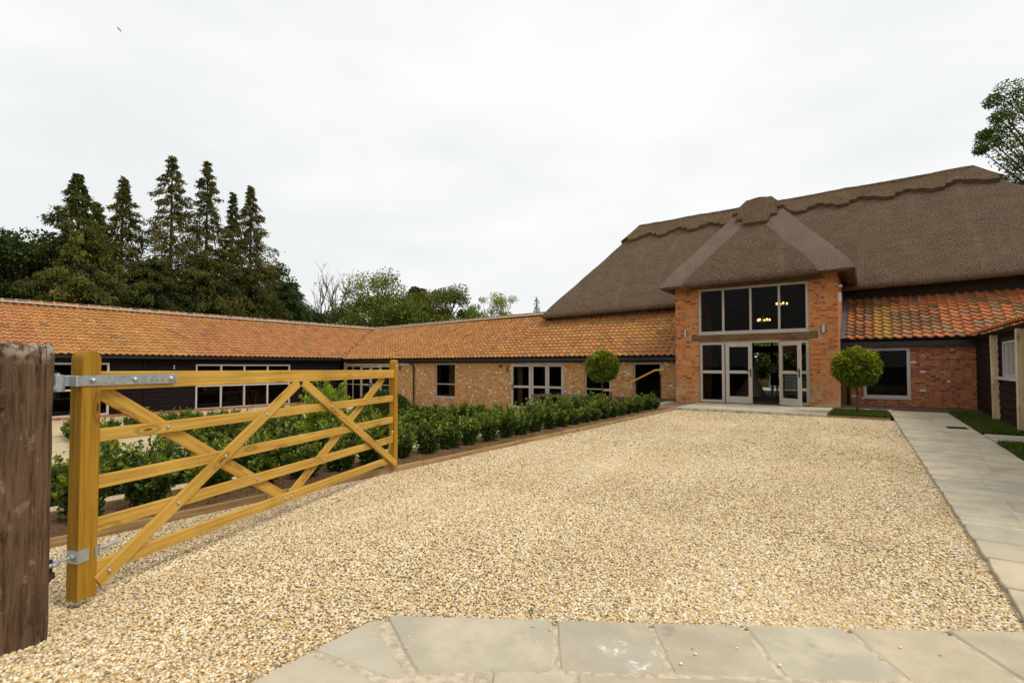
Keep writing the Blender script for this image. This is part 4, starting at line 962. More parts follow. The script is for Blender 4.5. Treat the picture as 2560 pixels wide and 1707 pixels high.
band(PA, PB, PCR, PCL, .78, 0); band(PA, PB, PCR, PCL, .92, 1)
# ridge caps with scalloped edges
def scal(x, P_=1.36, amp=.34):
    f = (x / P_) % 1.
    pts = [(0., 0.), (.14, 0.), (.20, .45), (.36, .45), (.43, 1.), (.72, 1.), (.79, .42), (.93, .42), (1., 0.)]
    for (a, p), (b, q) in zip(pts, pts[1:]):
        if a <= f <= b: return amp * (p + (q - p) * (f - a) / (b - a))
    return 0
def cap(mb, A, B, C, D, L0, lift=.20, nu=200, phase=0., u0=0., u1=1., nv=5, tongue=None):
    A_, B_, C_, D_ = map(Vector, (A, B, C, D)); d = (B_ - A_).normalized(); up = (D_ - A_) - d * (D_ - A_).dot(d); sl = up.length
    def v0(u):
        # metres along the ridge
        x = (D_.lerp(C_, u) - D_).length if (C_ - D_).length > .1 else (A_.lerp(B_, u) - A_).length * .25
        ex = tongue(u) if tongue else scal(x + phase)
        return 1 - (L0 + ex) / sl
    thatch_plane(mb, A, B, C, D, lift=lift, v0=v0, nu=nu, nv=nv, u0=u0, u1=u1, skirt=.24)
mb = MB()
cap(mb, EL, ERt, RRt, RL, .82, nu=420, phase=.3); cap(mb, EBR, EBL, RL, RRt, .95, nu=120)
cap(mb, EBL, EL, RL, RL, .80, nu=40); cap(mb, ERt, EBR, RRt, RRt, .80, nu=40)
# rounded roll along the very top
mb.tube([(RL[0] + .15, 25.6, RL[2] + .07), (RRt[0] - .1, 25.6, RRt[2] + .07)], .12, 10)
mb.build('thatch_ridge_cap', 'thatch_ridge', TB)
# raised net lines / liggers on the cap
mb = MB()
def tg(u):
    q = abs(u - .5) * 2; return .72 if q < .30 else (.72 - (q - .30) / .12 * .3 if q < .42 else (.42 if q < .62 else (.42 - (q - .62) / .12 * .34 if q < .74 else .08)))
cap(mb, PA, PB, PCR, PCL, .55, lift=.16, nu=140, tongue=tg, nv=8)
cap(mb, PAb, PA, PCL, PDL, .55, lift=.16, nu=120, phase=.5); cap(mb, PB, PBb, PDR, PCR, .55, lift=.16, nu=120, phase=.2)
PT = [(-3.68, 7.34), (-3.5, 7.40), (-3.27, 7.43), (-3.04, 7.40), (-2.86, 7.35)]
for (a, za), (b, zb_) in zip(PT, PT[1:]):
    for k in range(12):
        y0, y1 = 20.05 + k * .4, 20.05 + (k + 1) * .4; e_ = .3 / 12
        mb.face([(a, y0, za + e_ * k), (b, y0, zb_ + e_ * k), (b, y1, zb_ + e_ * (k + 1)), (a, y1, za + e_ * (k + 1))], [(a, y0), (b, y0), (b, y1), (a, y1)])
mb.face([(a, 20.05, z) for a, z in PT])
mb.build('porch_ridge_cap', 'thatch_ridge', TB)
mb = MB()
D1 = Vector((0, 21.4 - 25.6, (zl - 8.52))).normalized()
for r_ in (.28, .45, .62, .80):
    pts = []
    for i in range(90):
        x = -9.7 + i * .145; zrg = RL[2] - .0 + (RRt[2] - RL[2]) * (x - RL[0]) / (RRt[0] - RL[0]); p = Vector((x, 25.6, zrg + .17)) + D1 * r_; p.z += zn(p) + .012; pts.append(p)
    mb.tube(pts, .014, 4)
for i in range(60):
    x = -9.6 + i * .21
    for s in (1, -1):
        zrg = RL[2] + (RRt[2] - RL[2]) * (x - RL[0]) / (RRt[0] - RL[0]); a = Vector((x, 25.6, zrg + .18)) + D1 * .45; b = Vector((x + s * .17, 25.6, zrg + .18)) + D1 * .62
        mb.tube([a, b], .010, 4)
mb.build('thatch_liggers', 'thatch_hip', TB)
# loose reed ends that roughen the outline
def bristles(name, segs, n0_, ln, mat='thatch_ridge'):
    P = []; A = []
    for (a, b, dirv) in segs:
        a, b, dirv = np.array(a), np.array(b), np.array(dirv); n = int(n0_ * np.linalg.norm(b - a)); t_ = RNG.random((n, 1)); P.append(a + (b - a) * t_ + RNG.normal(size=(n, 3)) * .03); A.append(np.tile(dirv, (n, 1)))
    P = np.concatenate(P); A = np.concatenate(A); V, F = leaves(P, ln, A, .6, .12)
    return np_mesh(name, V, F, np.ones((len(F), 3)), [mat], TB)
bristles('reed_ends', [((-9.8, 25.5, 8.62), (3.1, 25.5, 8.80), (0, -.3, .25)), 
                       ((-6.1, 17.84, 4.10), (-.45, 17.84, 4.22), (0, -.4, -.6)), ((-6.3, 21.4, 3.84), (-13.2, 21.4, 3.74), (0, -.4, -.6)), ((-.3, 21.4, 4.12), (7.5, 21.4, 4.26), (0, -.4, -.6))], 90, .07)
# interior objects
def chandelier(x, y, z, r, k, lb):
    o = thing('chandelier', lb, 'chandelier', (x, y, z))
    mb = MB(); mb.tube([(x + r * cos(a), y + r * sin(a), z - .08) for a in [2 * pi * i / 20 for i in range(21)]], .012, 5, cap=False); mb.tube([(x, y, z - .1), (x, y, z + 2.)], .012, 5)
    for i in range(3): a = 2 * pi * i / 3; mb.tube([(x, y, z + .3), (x + r * cos(a), y + r * sin(a), z - .08)], .008, 4)
    mb.build('ring', 'brass', o)
    for i in range(k):
        a = 2 * pi * i / k + .4; mb = MB(); mb.sphere((x + r * cos(a), y + r * sin(a), z), .045, 8, 6, (1, 1, 1.3)); mb.build('bulb', 'bulb', o, True)
chandelier(-3.95, 25.0, 3.40, .24, 5, 'lit ring chandelier seen in the third upper porch light')
chandelier(-3.48, 27.0, 4.29, .22, 4, 'lit chandelier seen farther back behind the upper right mullion')
def person(name, label, x, y, z, h, face, dress, rad, arms, parts_):
    """one skinned body plus clothing children"""
    o = thing(name, label, 'person', (x, y, z))
    vs = []; es = []; rr = []
    def add(p, r, par=None):
        vs.append((p[0], p[1], p[2] * h)); rr.append(r)
        if par is not None: es.append((par, len(vs) - 1))
        return len(vs) - 1
    pel = add((0, 0, .52), .105); wa = add((0, 0, .60), .085, pel); ch = add((0, 0, .74), .105, wa); nk = add((0, -.0, .835), .045, ch); hd0 = add((0, -.01, .875), .055, nk); hd = add((0, -.015, .935), .072, hd0); tp = add((0, -.005, .975), .05, hd)
    for s in (-1, 1):
        hp = add((s * .085, 0, .49), .075, pel); kn = add((s * .09, -.01 * s, .27), .05, hp); an_ = add((s * .09 + (.03 if s > 0 else 0), .02 * s, .045), .032, kn); ft = add((s * .095, -.11, .02), .028, an_)
        sh = add((s * .155, 0, .80), .05, ch); el = add((s * .21 * arms[0], -.02, .63), .036, sh); wr = add((s * .17 * arms[1], -.16, .56 if arms[1] < 1 else .50), .026, el)
        for f in range(5):
            add((s * (.17 * arms[1]) + (f - 2) * .016, -.16 - .05 - (.02 if f in (1, 2, 3) else 0), (.55 if arms[1] < 1 else .47) - .01 * f), .009, wr)
    me = bpy.data.meshes.new('body'); me.from_pydata(vs, es, []); me.materials.append(M['skin'])
    b = bpy.data.objects.new('body', me); COL.objects.link(b); b.parent = o
    sk = b.modifiers.new('skin', 'SKIN'); 
    for i, r in enumerate(rr): me.skin_vertices[0].data[i].radius = (r, r)
    me.skin_vertices[0].data[0].use_root = True
    ss = b.modifiers.new('sub', 'SUBSURF'); ss.levels = 1; ss.render_levels = 2
    b.rotation_euler = (0, 0, face); BASE[b.name] = Vector((x, y, z))
    for (nm, mt, prof) in parts_:
        mb = MB(); n_ = 26
        def P(k, q): rz, rx, ry, cy = prof[k]; a = 2 * pi * q / n_; f = 1 + (.05 * sin(a * 7 + k) if rz < .4 and nm == 'gown' else 0); X = rx * f * cos(a); Y = ry * f * sin(a) + cy; return (x + X * cos(face) - Y * sin(face), y + X * sin(face) + Y * cos(face), z + rz * h)
        for k in range(len(prof) - 1):
            for q in range(n_): mb.face([P(k, q), P(k, q + 1), P(k + 1, q + 1), P(k + 1, q)])
        mb.face([P(len(prof) - 1, q) for q in range(n_)]); mb.build(nm, mt, o, True)
    # face: eyes, nose, mouth
    mb = MB(); c, s_ = cos(face), sin(face)
    def fp(X, Y, Z): return (x + X * c - Y * s_, y + X * s_ + Y * c, z + Z)
    for s in (-1, 1): mb.sphere(fp(s * .03, -.082, .935 * h), .009, 6, 4)
    mb.build('eyes', 'hair_dark', o)
    mb = MB(); mb.sphere(fp(0, -.092, .918 * h), .013, 6, 4, (1, 1, 1.5)); mb.build('nose', 'skin', o); mb = MB(); mb.sphere(fp(0, -.083, .898 * h), .018, 8, 4, (1, .5, .4)); mb.build('mouth', 'red_plastic', o)
    return o
person('person', 'standing woman in pink blouse and knee-length black skirt inside the open doorway', -3.40, 24.0, .10, 1.70, radians(200), None, None, (1, .6), [
    ('blouse', 'blouse', [(.50, .135, .10, 0), (.60, .125, .095, 0), (.72, .15, .115, 0), (.80, .16, .09, 0), (.835, .07, .06, 0)]),
    ('skirt', 'skirt_black', [(.26, .17, .15, 0), (.36, .175, .14, 0), (.48, .155, .12, 0), (.57, .13, .10, 0)]),
    ('hair', 'hair_dark', [(.80, .07, .05, .07), (.86, .09, .06, .05), (.92, .092, .075, .03), (.975, .08, .08, .015), (1.01, .03, .03, .01)])])
person('person', 'bride in a wide pale gown behind the closed porch door', -4.22, 23.7, .10, 1.64, radians(150), None, None, (1, .6), [
    ('gown', 'gown', [(.0, .60, .55, .12), (.08, .55, .5, .10), (.25, .40, .36, .06), (.42, .24, .2, .02), (.58, .12, .10, 0), (.70, .145, .11, 0), (.76, .12, .09, 0)]),
    ('hair', 'hair_dark', [(.84, .06, .05, .05), (.90, .09, .075, .03), (.97, .08, .08, .015), (1.01, .03, .03, .01)])])
# behind the barn
paved('rear_patio', [(-9.5, 1.0, 29.6, 33.5)], .08)
o = thing('serving_table', 'small table under a pale blue cloth on the patio behind the barn', 'table', (-4.1, 32.3, .08))
mb = MB(); n_ = 20
for k in range(n_):
    pass
X0, X1, Y0_, Y1_ = -4.75, -3.35, 31.9, 32.7
P_ = []
for (a, b, c, d) in ((X0, Y0_, X1, Y0_), (X1, Y0_, X1, Y1_), (X1, Y1_, X0, Y1_), (X0, Y1_, X0, Y0_)):
    for k in range(10): t_ = k / 10; P_.append((a + (c - a) * t_, b + (d - b) * t_))
cx, cy = (X0 + X1) / 2, (Y0_ + Y1_) / 2
for k in range(40):
    a, b = P_[k], P_[(k + 1) % 40]; fa = 1.10 + .03 * sin(k * 1.9); fb = 1.10 + .03 * sin((k + 1) * 1.9)
    mb.face([(cx + (a[0] - cx) * fa, cy + (a[1] - cy) * fa, .12), (cx + (b[0] - cx) * fb, cy + (b[1] - cy) * fb, .12), (b[0], b[1], .82), (a[0], a[1], .82)])
mb.face([(p[0], p[1], .82) for p in P_]); mb.build('tablecloth', 'cloth_blue', o)
for xx in (X0 + .1, X1 - .15):
    for yy in (Y0_ + .1, Y1_ - .15):
        mb = MB(); mb.box(xx, xx + .05, yy, yy + .05, .08, .80); mb.build('leg', 'black_metal', o)
mb = MB(); mb.box(-12, 4, 34.2, 34.6, -.1, .45); tag(mb.build('garden_wall', 'oak_beam'), 'low brown retaining wall behind the rear patio', 'wall')

# ------------------------------------------------------------ dark timber outbuilding on the right
OB = thing('timber_outbuilding', 'dark boarded outbuilding with pale oak posts at the right edge', 'building', (2.48, 16, .02))
fr = FXm(2.48); hO = (14.45, 16.62, 1.10, 1.93)
mb = MB(); wall(mb, fr, -.15, 0, 7, 20.0, -.1, 2.16, [hO]); mb.build('wall', 'room_dark', OB)
mb = MB(); boards(mb, fr, 7, 19.98, .05, 2.12, [(14.40, 16.66, 1.05, 1.98)], .001, .18); mb.build('weatherboarding', 'brown_board', OB)
for (y0, y1) in ((16.70, 16.84), (14.08, 14.22), (11.3, 11.44), (8.5, 8.64)):
    mb = MB(); P = [[[(x + .0, y + (.12 if (z and y0 > 16) else 0), 2.1 if z else .03) for z in (0, 1)] for y in (y0, y1)] for x in (2.33, 2.47)]
    mb.hexa(P, 2, (1, 1, 1), 0, (random.random() * 9, 3)); mb.build('oak_post', 'oak_pale', OB, bevel=.01)
window(OB, fr, 14.45, 16.62, 1.10, 1.93, us=(14.9, 15.33, 15.76, 16.19), mat='frame_white', fw=.06, bar=.05, nface=-.02, dep=.08)
mb = MB(); mb.obox(fr, 14.3, 16.68, .0, .12, 1.04, 1.10); mb.build('window_sill', 'frame_white', OB)
def pfo(u, s): return ((2.28 + .94 * s, 6.5 + u * TW, 2.18 + .342 * s), (-.342, 0, .94))
mb = MB(); tile_roof(mb, pfo, int(13.2 / TW), lambda i: (0, 3.0), lambda i, k, n: jitc(pick([(.7, (.56, .19, .06)), (.3, (.40, .18, .08))]), .15), TW); mb.build('pantile_roof', 'pantile', OB)
mb = MB(); mb.face([(2.28, 6.5, 2.165), (2.28, 19.7, 2.165), (5.1, 19.7, 3.19), (5.1, 6.5, 3.19)]); mb.face([(2.28, 6.5, 2.16), (2.28, 19.7, 2.16), (2.5, 19.7, 2.12), (2.5, 6.5, 2.12)]); mb.box(5.1, 5.2, 6.5, 19.7, -.1, 3.2); mb.box(2.5, 5.2, 6.4, 6.5, -.1, 3.0); mb.build('roof_underlay', 'soffit', OB)

# ------------------------------------------------------------ handrail
HR = thing('handrail', 'round timber handrail on dark metal posts sloping down beside the steps', 'handrail', (-7.2, 18.4, -.4))
mb = MB(); mb.tube([(-8.60, 18.4, .40), (-8.14, 18.4, .41), (-6.55, 18.4, 1.20), (-6.2, 18.4, 1.215)], .033, 12); mb.build('rail', 'rail_wood', HR, True)
for (x, zt, zb) in ((-8.29, .37, -.8), (-7.29, .80, -.55), (-6.35, 1.17, -.02)):
    mb = MB(); mb.tube([(x, 18.4, zb), (x, 18.4, zt - .12)], .024, 10)
    for s in (-1, 1): mb.tube([(x, 18.4, zt - .13), (x + s * .03, 18.4, zt - .10), (x + s * .035, 18.4, zt - .05), (x + s * .012, 18.4, zt)], .010, 6)
    mb.build('post', 'rust', HR)

# ------------------------------------------------------------ gate
gd = (-.35496, .93488); gn = (.93488, .35496)
G = Frame((-3.608, .954), gd, gn)
GT = thing('field_gate', 'open five-bar timber field gate with two diagonal braces each side of centre', 'gate', (-3.608, .954, 0))
def post(u0, u1, n0, n1, z0, z1, arch):
    mb = MB(); um = (u0 + u1) / 2; r = (u1 - u0) / 2; prof = [(u0, z0), (u1, z0)] + [(um + r * cos(a), z1 - arch + arch * sin(a)) for a in [pi * k / 12 for k in range(13)]]
    N = len(prof)
    mb.face([G.p(u, n1, z) for u, z in prof], [(z, u) for u, z in prof]); mb.face([G.p(u, n0, z) for u, z in prof][::-1], [(z + 3, u) for u, z in prof][::-1])
    for i in range(N):
        a, b = prof[i], prof[(i + 1) % N]; mb.face([G.p(a[0], n0, a[1]), G.p(b[0], n0, b[1]), G.p(b[0], n1, b[1]), G.p(a[0], n1, a[1])], [(a[1] + 7, 0.3), (b[1] + 7, .3), (b[1] + 7, .38), (a[1] + 7, .38)])
    return mb
post(0, .105, -.085, 0, .05, 1.44, .052).build('heel_post', 'gate_post_wood', GT, bevel=.004)
post(3.71, 3.80, -.075, 0, .07, 1.43, .045).build('head_post', 'gate_post_wood', GT, bevel=.004)
def rail(nm, z0a, z0b, z1a, z1b, ua=.1, ub=3.715, n0=-.060, n1=-.022):
    mb = MB(); P = [[[G.p(u, n, (za if k == 0 else zb)) for k, (za, zb) in ((0, zz), (1, zz))] for n in (n0, n1)] for u, zz in ((ua, (z0a, z1a)), (ub, (z0b, z1b)))]
    mb.hexa(P, 0, (1, 1, 1), 0, (random.random() * 30, random.random() * 30)); return mb.build(nm, 'gate_wood', GT, bevel=.004)
rail('top_rail', 1.212, 1.204, 1.320, 1.303, n0=-.075, n1=-.010)
for z in (.986, .716, .471, .227): rail('rail', z - .075, z - .078, z, z - .003)
def brace(a, b, n0, n1, h=.082):
    mb = MB(); mb.beam(G, a, b, h, n0, n1); return mb.build('brace', 'gate_wood', GT, bevel=.004)
brace((.11, .115), (1.86, 1.20), -.020, .004); brace((1.93, 1.20), (3.77, .115), -.020, .004)
brace((.15, 1.205), (1.76, .19), -.085, -.061, .09); brace((1.86, .19), (3.55, 1.205), -.085, -.061)
def bolt(u, z, n=.004):
    mb = MB(); c = Vector(G.p(u, n, z)); mb.tube([c, Vector(G.p(u, n + .004, z))], .012, 10); mb.sphere(Vector(G.p(u, n + .004, z)), .011, 10, 6); mb.build('bolt', 'galvanised', GT, True)
for z in (.948, .678, .433):
    u = .11 + (z - .115) / (1.085) * 1.75; bolt(u, z)
    u = 1.93 + (1.20 - z) / (1.085) * 1.84; bolt(u, z)
    u = .15 + (1.205 - z) / 1.015 * 1.61; bolt(u, z, -.022)
    u = 1.86 + (z - .19) / 1.015 * 1.69; bolt(u, z, -.022)
bolt(.17, .16); bolt(3.68, .165); bolt(1.72, .19, -.022); bolt(1.80, .19, -.022); bolt(3.755, 1.345, 0.0)
# long strap hinge
mb = MB(); n0, n1 = .001, .008
mb.obox(G, -.03, .575, n0, n1, 1.238, 1.298)
mb.hexa([[[G.p(.575, n, z) for z in (1.238, 1.298)] for n in (n0, n1)], [[G.p(.602, n, z) for z in (1.262, 1.274)] for n in (n0, n1)]])
mb.obox(G, -.03, .575, -.094, -.087, 1.238, 1.298); mb.obox(G, -.037, -.03, -.094, .008, 1.238, 1.298)
mb.obox(G, -.075, -.03, -.055, -.035, 1.24, 1.296)
c = G.p(-.095, -.045, 1.2); mb.tube([(c[0], c[1], 1.235), (c[0], c[1], 1.302)], .032, 16); mb.build('strap_hinge', 'galvanised', GT, bevel=.002)
for u in (.053, .301, .548): 
    mb = MB(); mb.sphere(Vector(G.p(u, .008, 1.269)), .0165, 12, 6, (1, 1, 1)); mb.build('bolt', 'galvanised', GT, True)
# lower adjustable eye
mb = MB(); zc = .295
mb.obox(G, -.008, .055, .001, .006, zc - .035, zc + .035); mb.obox(G, -.010, -.001, -.07, .006, zc - .035, zc + .035)
mb.obox(G, .088, .112, .001, .006, zc - .03, zc + .03); mb.obox(G, .106, .112, -.06, .006, zc - .03, zc + .03)
a = G.p(-.03, -.035, zc); mb.tube([G.p(-.02, -.035, zc), G.p(-.008, -.035, zc)], .022, 6)
mb.tube([G.p(-.085, -.035, zc), G.p(-.01, -.035, zc)], .010, 8); mb.tube([G.p(.11, -.035, zc), G.p(.24, -.035, zc + .005)], .012, 8)
e = G.p(-.115, -.035, zc); mb.tube([(e[0] + .032 * cos(t_), e[1] + .032 * sin(t_), zc) for t_ in [2 * pi * k / 16 for k in range(17)]], .012, 8, cap=False)
mb.build('lower_hinge_eye', 'galvanised', GT)
# cane leaning on the gate
o = thing('cane', 'thin bamboo cane with yellow cap leaning by the gate head post', 'cane', (-5.05, 4.33, 0))
mb = MB(); mb.tube([(-5.05, 4.36, .0), (-4.83, 4.30, .53)], .008, 8); mb.build('stick', 'bamboo', o); mb = MB(); mb.tube([(-4.832, 4.30, .525), (-4.82, 4.297, .555)], .012, 8); mb.build('cap', 'yellow_cap', o)

# ------------------------------------------------------------ weathered gate post
WP = thing('weathered_post', 'thick cracked weathered timber post at the left edge of the view', 'post', (-3.48, .6, 0))
mb = MB(); x0, x1, y0, y1 = -3.62, -3.33, .44, .775; NZ = 60; NS = 12
def wp(i, j):
    z = 1.462 * j / NZ; q = (i % (4 * NS)) / NS; k = int(q); f = q - k; r = .02
    c4 = [(x1, y0), (x1, y1), (x0, y1), (x0, y0)]; a, b = c4[k % 4], c4[(k + 1) % 4]; x = a[0] + (b[0] - a[0]) * f; y = a[1] + (b[1] - a[1]) * f
    e = min(f, 1 - f); cxm, cym = (x0 + x1) / 2, (y0 + y1) / 2
    sh = .055 * max(0, (.12 - e) / .12) ** 2; tp_ = max(0, (z - 1.39) / .07); sh += .05 * tp_ * tp_
    d_ = .008 * noise.noise(Vector((x * 14, y * 14, z * 2.2))) + .004 * noise.noise(Vector((x * 40, y * 40, z * 7)))
    taper = -.006 * z
    x += (cxm - x) * (sh - d_ * 4 + taper); y += (cym - y) * (sh - d_ * 4 + taper); return (x, y, z + (.012 * noise.noise(Vector((x * 30, y * 30, 0))) if j == NZ else 0))
for j in range(NZ):
    for i in range(4 * NS): mb.face([wp(i, j), wp(i + 1, j), wp(i + 1, j + 1), wp(i, j + 1)], [(1.462 * a / NZ, b * .028) for a, b in ((j, i), (j, i + 1), (j + 1, i + 1), (j + 1, i))])
mb.face([wp(i, NZ) for i in range(4 * NS)], [(p[0] * 3, p[1]) for p in [wp(i, NZ) for i in range(4 * NS)]]); mb.build('timber', 'weathered_post', WP, True)
mb = MB(); mb.box(-3.335, -3.30, .50, .595, 1.155, 1.215); mb.box(-3.335, -3.305, .50, .575, 1.215, 1.23); mb.build('latch_bracket', 'rust', WP, bevel=.004)
# hooks that carry the gate
for z, m_, hh in ((1.228, 'galvanised', .012), (.235, 'rust', .02)):
    mb = MB(); e = G.p(-.095 if z > 1 else -.115, -.045 if z > 1 else -.035, z)
    mb.tube([(-3.44, .76, z), ((e[0] - 3.44) / 2 + .0, (e[1] + .76) / 2, z), (e[0], e[1], z)], hh, 8); mb.tube([(e[0], e[1], z - .015), (e[0], e[1], z + .014)], .034 if z > 1 else .022, 12); mb.tube([(e[0], e[1], z), (e[0], e[1], z + .085)], .012, 10)
    mb.build('gate_hook', m_, WP)

# ------------------------------------------------------------ vegetation
def bush_mesh(seed, w=.24, h=.55, n_sh=40, per=62):
    rs = np.random.default_rng(seed); V = []; F = []; C = []; base = 0
    for k in range(n_sh):
        a = rs.uniform(0, 2 * pi); rad = w * sqrt(rs.uniform(0, 1)); lean = rad / w; hh = h * (1.02 - .30 * lean ** 2) * rs.choice([rs.uniform(.72, 1.0), rs.uniform(1.1, 1.42)], p=[.86, .14])
        p0 = np.array([rad * .28 * cos(a), rad * .28 * sin(a), 0.0]); p1 = np.array([rad * .95 * cos(a), rad * .95 * sin(a), hh])
        t_ = np.sort(rs.uniform(.05, 1., per)) ** .9; ctr = p0 + (p1 - p0) * t_[:, None]
        bul = .052 * (1.2 - .75 * t_)[:, None]
        P = ctr + rs.normal(size=(per, 3)) * bul * .55
        ax = rs.normal(size=(per, 3)) * .7 + np.array([cos(a) * .5, sin(a) * .5, .7]); ax /= np.linalg.norm(ax, axis=1)[:, None]
        s = rs.normal(size=(per, 3)); s -= ax * (s * ax).sum(1)[:, None]; s /= np.linalg.norm(s, axis=1)[:, None]
        L_ = (.040 * rs.uniform(.7, 1.3, per))[:, None]
        v = np.stack([P, P + ax * L_ * .5 + s * L_ * .33, P + ax * L_, P + ax * L_ * .5 - s * L_ * .33], 1).reshape(-1, 3)
        V.append(v); F.append(np.arange(per * 4).reshape(per, 4) + base); base += per * 4
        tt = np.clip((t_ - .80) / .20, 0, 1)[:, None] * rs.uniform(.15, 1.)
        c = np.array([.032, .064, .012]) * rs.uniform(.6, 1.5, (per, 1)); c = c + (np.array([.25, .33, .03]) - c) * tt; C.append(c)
    V = np.concatenate(V); V[:, 2] = np.maximum(V[:, 2], .01)
    return V, np.concatenate(F), np.concatenate(C)
BM = []
for k in range(6):
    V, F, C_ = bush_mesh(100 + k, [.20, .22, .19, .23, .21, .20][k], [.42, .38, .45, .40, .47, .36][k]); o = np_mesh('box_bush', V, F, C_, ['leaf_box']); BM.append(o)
BM_used = [False] * 6
def place_bush(x, y, label, group, sc=1.):
    k = random.randrange(6)
    if not BM_used[k]: o = BM[k]; BM_used[k] = True
    else: o = BM[k].copy(); COL.objects.link(o)
    o.location = (x + random.uniform(-.03, .03), y + random.uniform(-.04, .04), (gz(x) if x < -5.9 else .03) - .01)
    o.rotation_euler = (0, 0, random.uniform(0, 6.28)); s = sc * random.uniform(.88, 1.10); o.scale = (s, s, s * random.uniform(.92, 1.1)); tag(o, label, 'bush', group)
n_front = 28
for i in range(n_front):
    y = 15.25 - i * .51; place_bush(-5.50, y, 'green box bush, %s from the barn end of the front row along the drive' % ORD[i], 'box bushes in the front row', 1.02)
def row(a, b, label, step=.40, sc=1.):
    L_ = math.dist(a, b); n = int(L_ / step)
    for i in range(n + 1):
        t_ = i / max(1, n); place_bush(a[0] + (b[0] - a[0]) * t_, a[1] + (b[1] - a[1]) * t_, label + ', ' + ORD[i] + ' from the near end', label, sc)
row((-7.1, 1.3), (-7.1, 6.6), 'box bush in the near line second from the drive', .38, 1.3)
row((-9.0, 2.4), (-9.0, 7.6), 'box bush in the near line third from the drive', .40, 1.35)
row((-6.3, 7.6), (-9.4, 7.6), 'box bush in the cross hedge level with the gate end', .40, 1.1)
row((-7.3, 9.3), (-7.3, 15.6), 'box bush in the far line second from the drive', .40, 1.2)
row((-6.5, 9.3), (-9.8, 9.3), 'box bush in the cross hedge beyond the gate')
row((-10.4, 3.0), (-10.4, 8.8), 'box bush in the hedge line behind the gate centre', .40, 1.3)
row((-9.9, 11.0), (-9.9, 16.2), 'box bush in the line nearest the wing window')
row((-8.6, 11.6), (-8.6, 14.6), 'box bush in the line before the three-leaf doors')
row((-12.8, 5.0), (-12.8, 15.8), 'box bush in the hedge line crossing mid garden', .46, 1.35)
row((-15.4, 6.4), (-15.4, 12.5), 'box bush in the hedge line beyond the bright shrub', .46, 1.35)
row((-13.2, 16.3), (-18.2, 16.3), 'box bush in the cross hedge before the wing wall', .42)
row((-10.6, 16.6), (-13.6, 16.6), 'box bush in the hedge along the terrace', .42, .9)
row((-18.4, 5.5), (-18.4, 11.5), 'box bush in the hedge line toward the black barn', .46, 1.3)
row((-21.2, 6.0), (-21.2, 10.6), 'box bush in the hedge below the black barn', .42)
row((-21.2, 12.2), (-21.2, 15.2), 'box bush in the hedge below the four-bay window', .42)
row((-9.2, 2.0), (-12.4, 3.6), 'box bush in the angled hedge between the posts', .42)
row((-13.4, 4.0), (-20.4, 5.2), 'box bush in the hedge between weathered post and gate', .44, 1.3)
row((-14.4, 7.9), (-20.6, 7.9), 'box bush in the cross hedge before the black barn', .44, 1.2)
def crown(name, mats, parent, P, size, colA, colB, axis=None, spread=.9, aspect=.5, t=None, mat='leaf', jit=.25):
    V, F = leaves(P, size, axis, spread, aspect)
    return np_mesh(name, V, F, colmix(len(P), colA, colB, t, jit), [mat], parent)
def mound(x, y, w_, h_, label, n=42000):
    z = gz(x); o = thing('box_mound', label, 'bush', (x, y, z))
    d = rand_unit(n); d[:, 2] = np.abs(d[:, 2]); r = RNG.uniform(.80, 1.02, n) + .05 * np.array([noise.noise(Vector(v * 3)) for v in d]); P = d * r[:, None] * np.array([w_, w_, h_]) + np.array([x, y, z])
    crown('foliage', None, o, P, .065, (.025, .05, .012), (.07, .12, .02), d, .8, mat='leaf_box')
    mb = MB(); mb.tube([(x, y, z - .05), (x, y, z + h_ * .5)], .04, 6); mb.build('stem', 'bark', o)
mound(-17.2, 14.8, 1.25, 1.05, 'large rounded dark box mound before the wing side doors')
# bright leafy shrub behind the gate
def shrub(x, y, label):
    z = gz(x); o = thing('leafy_shrub', label, 'shrub', (x, y, z)); Ps = []; Ax = []; mb = MB(); T = []
    for k in range(70):
        a = random.uniform(0, 2 * pi); el = random.uniform(.15, 1.45); ln = random.uniform(.8, 1.25) * (1.0 if el < .8 else 1.15)
        s0 = Vector((x, y, z + random.uniform(.1, .8))); tip = Vector((x + cos(a) * cos(el) * ln * .75, y + sin(a) * cos(el) * ln * .75, s0.z + sin(el) * ln * .9)); mid = (s0 + tip) / 2 + Vector((0, 0, .12)); mb.tube([s0, mid, tip], [.010, .006, .002], 5)
        for q in range(110):
            t_ = random.uniform(.35, 1.); p = s0.lerp(mid, t_ * 2) if t_ < .5 else mid.lerp(tip, t_ * 2 - 1); r = .11 * (1.2 - t_); p = p + Vector((random.gauss(0, r), random.gauss(0, r), random.gauss(0, r * .6))); Ps.append(p); Ax.append((tip - s0).normalized()); T.append(t_)
    mb.tube([(x, y, z), (x, y, z + 1.2)], [.03, .012], 6); mb.build('stems', 'bark', o)
    crown('foliage', None, o, np.array([tuple(p) for p in Ps]), .062, (.06, .13, .015), (.30, .42, .045), np.array([tuple(a) for a in Ax]), .9, .38, (np.array(T) - .4) * 1.3)
shrub(-10.6, 7.3, 'bright lime-green feathery shrub standing behind the gate')
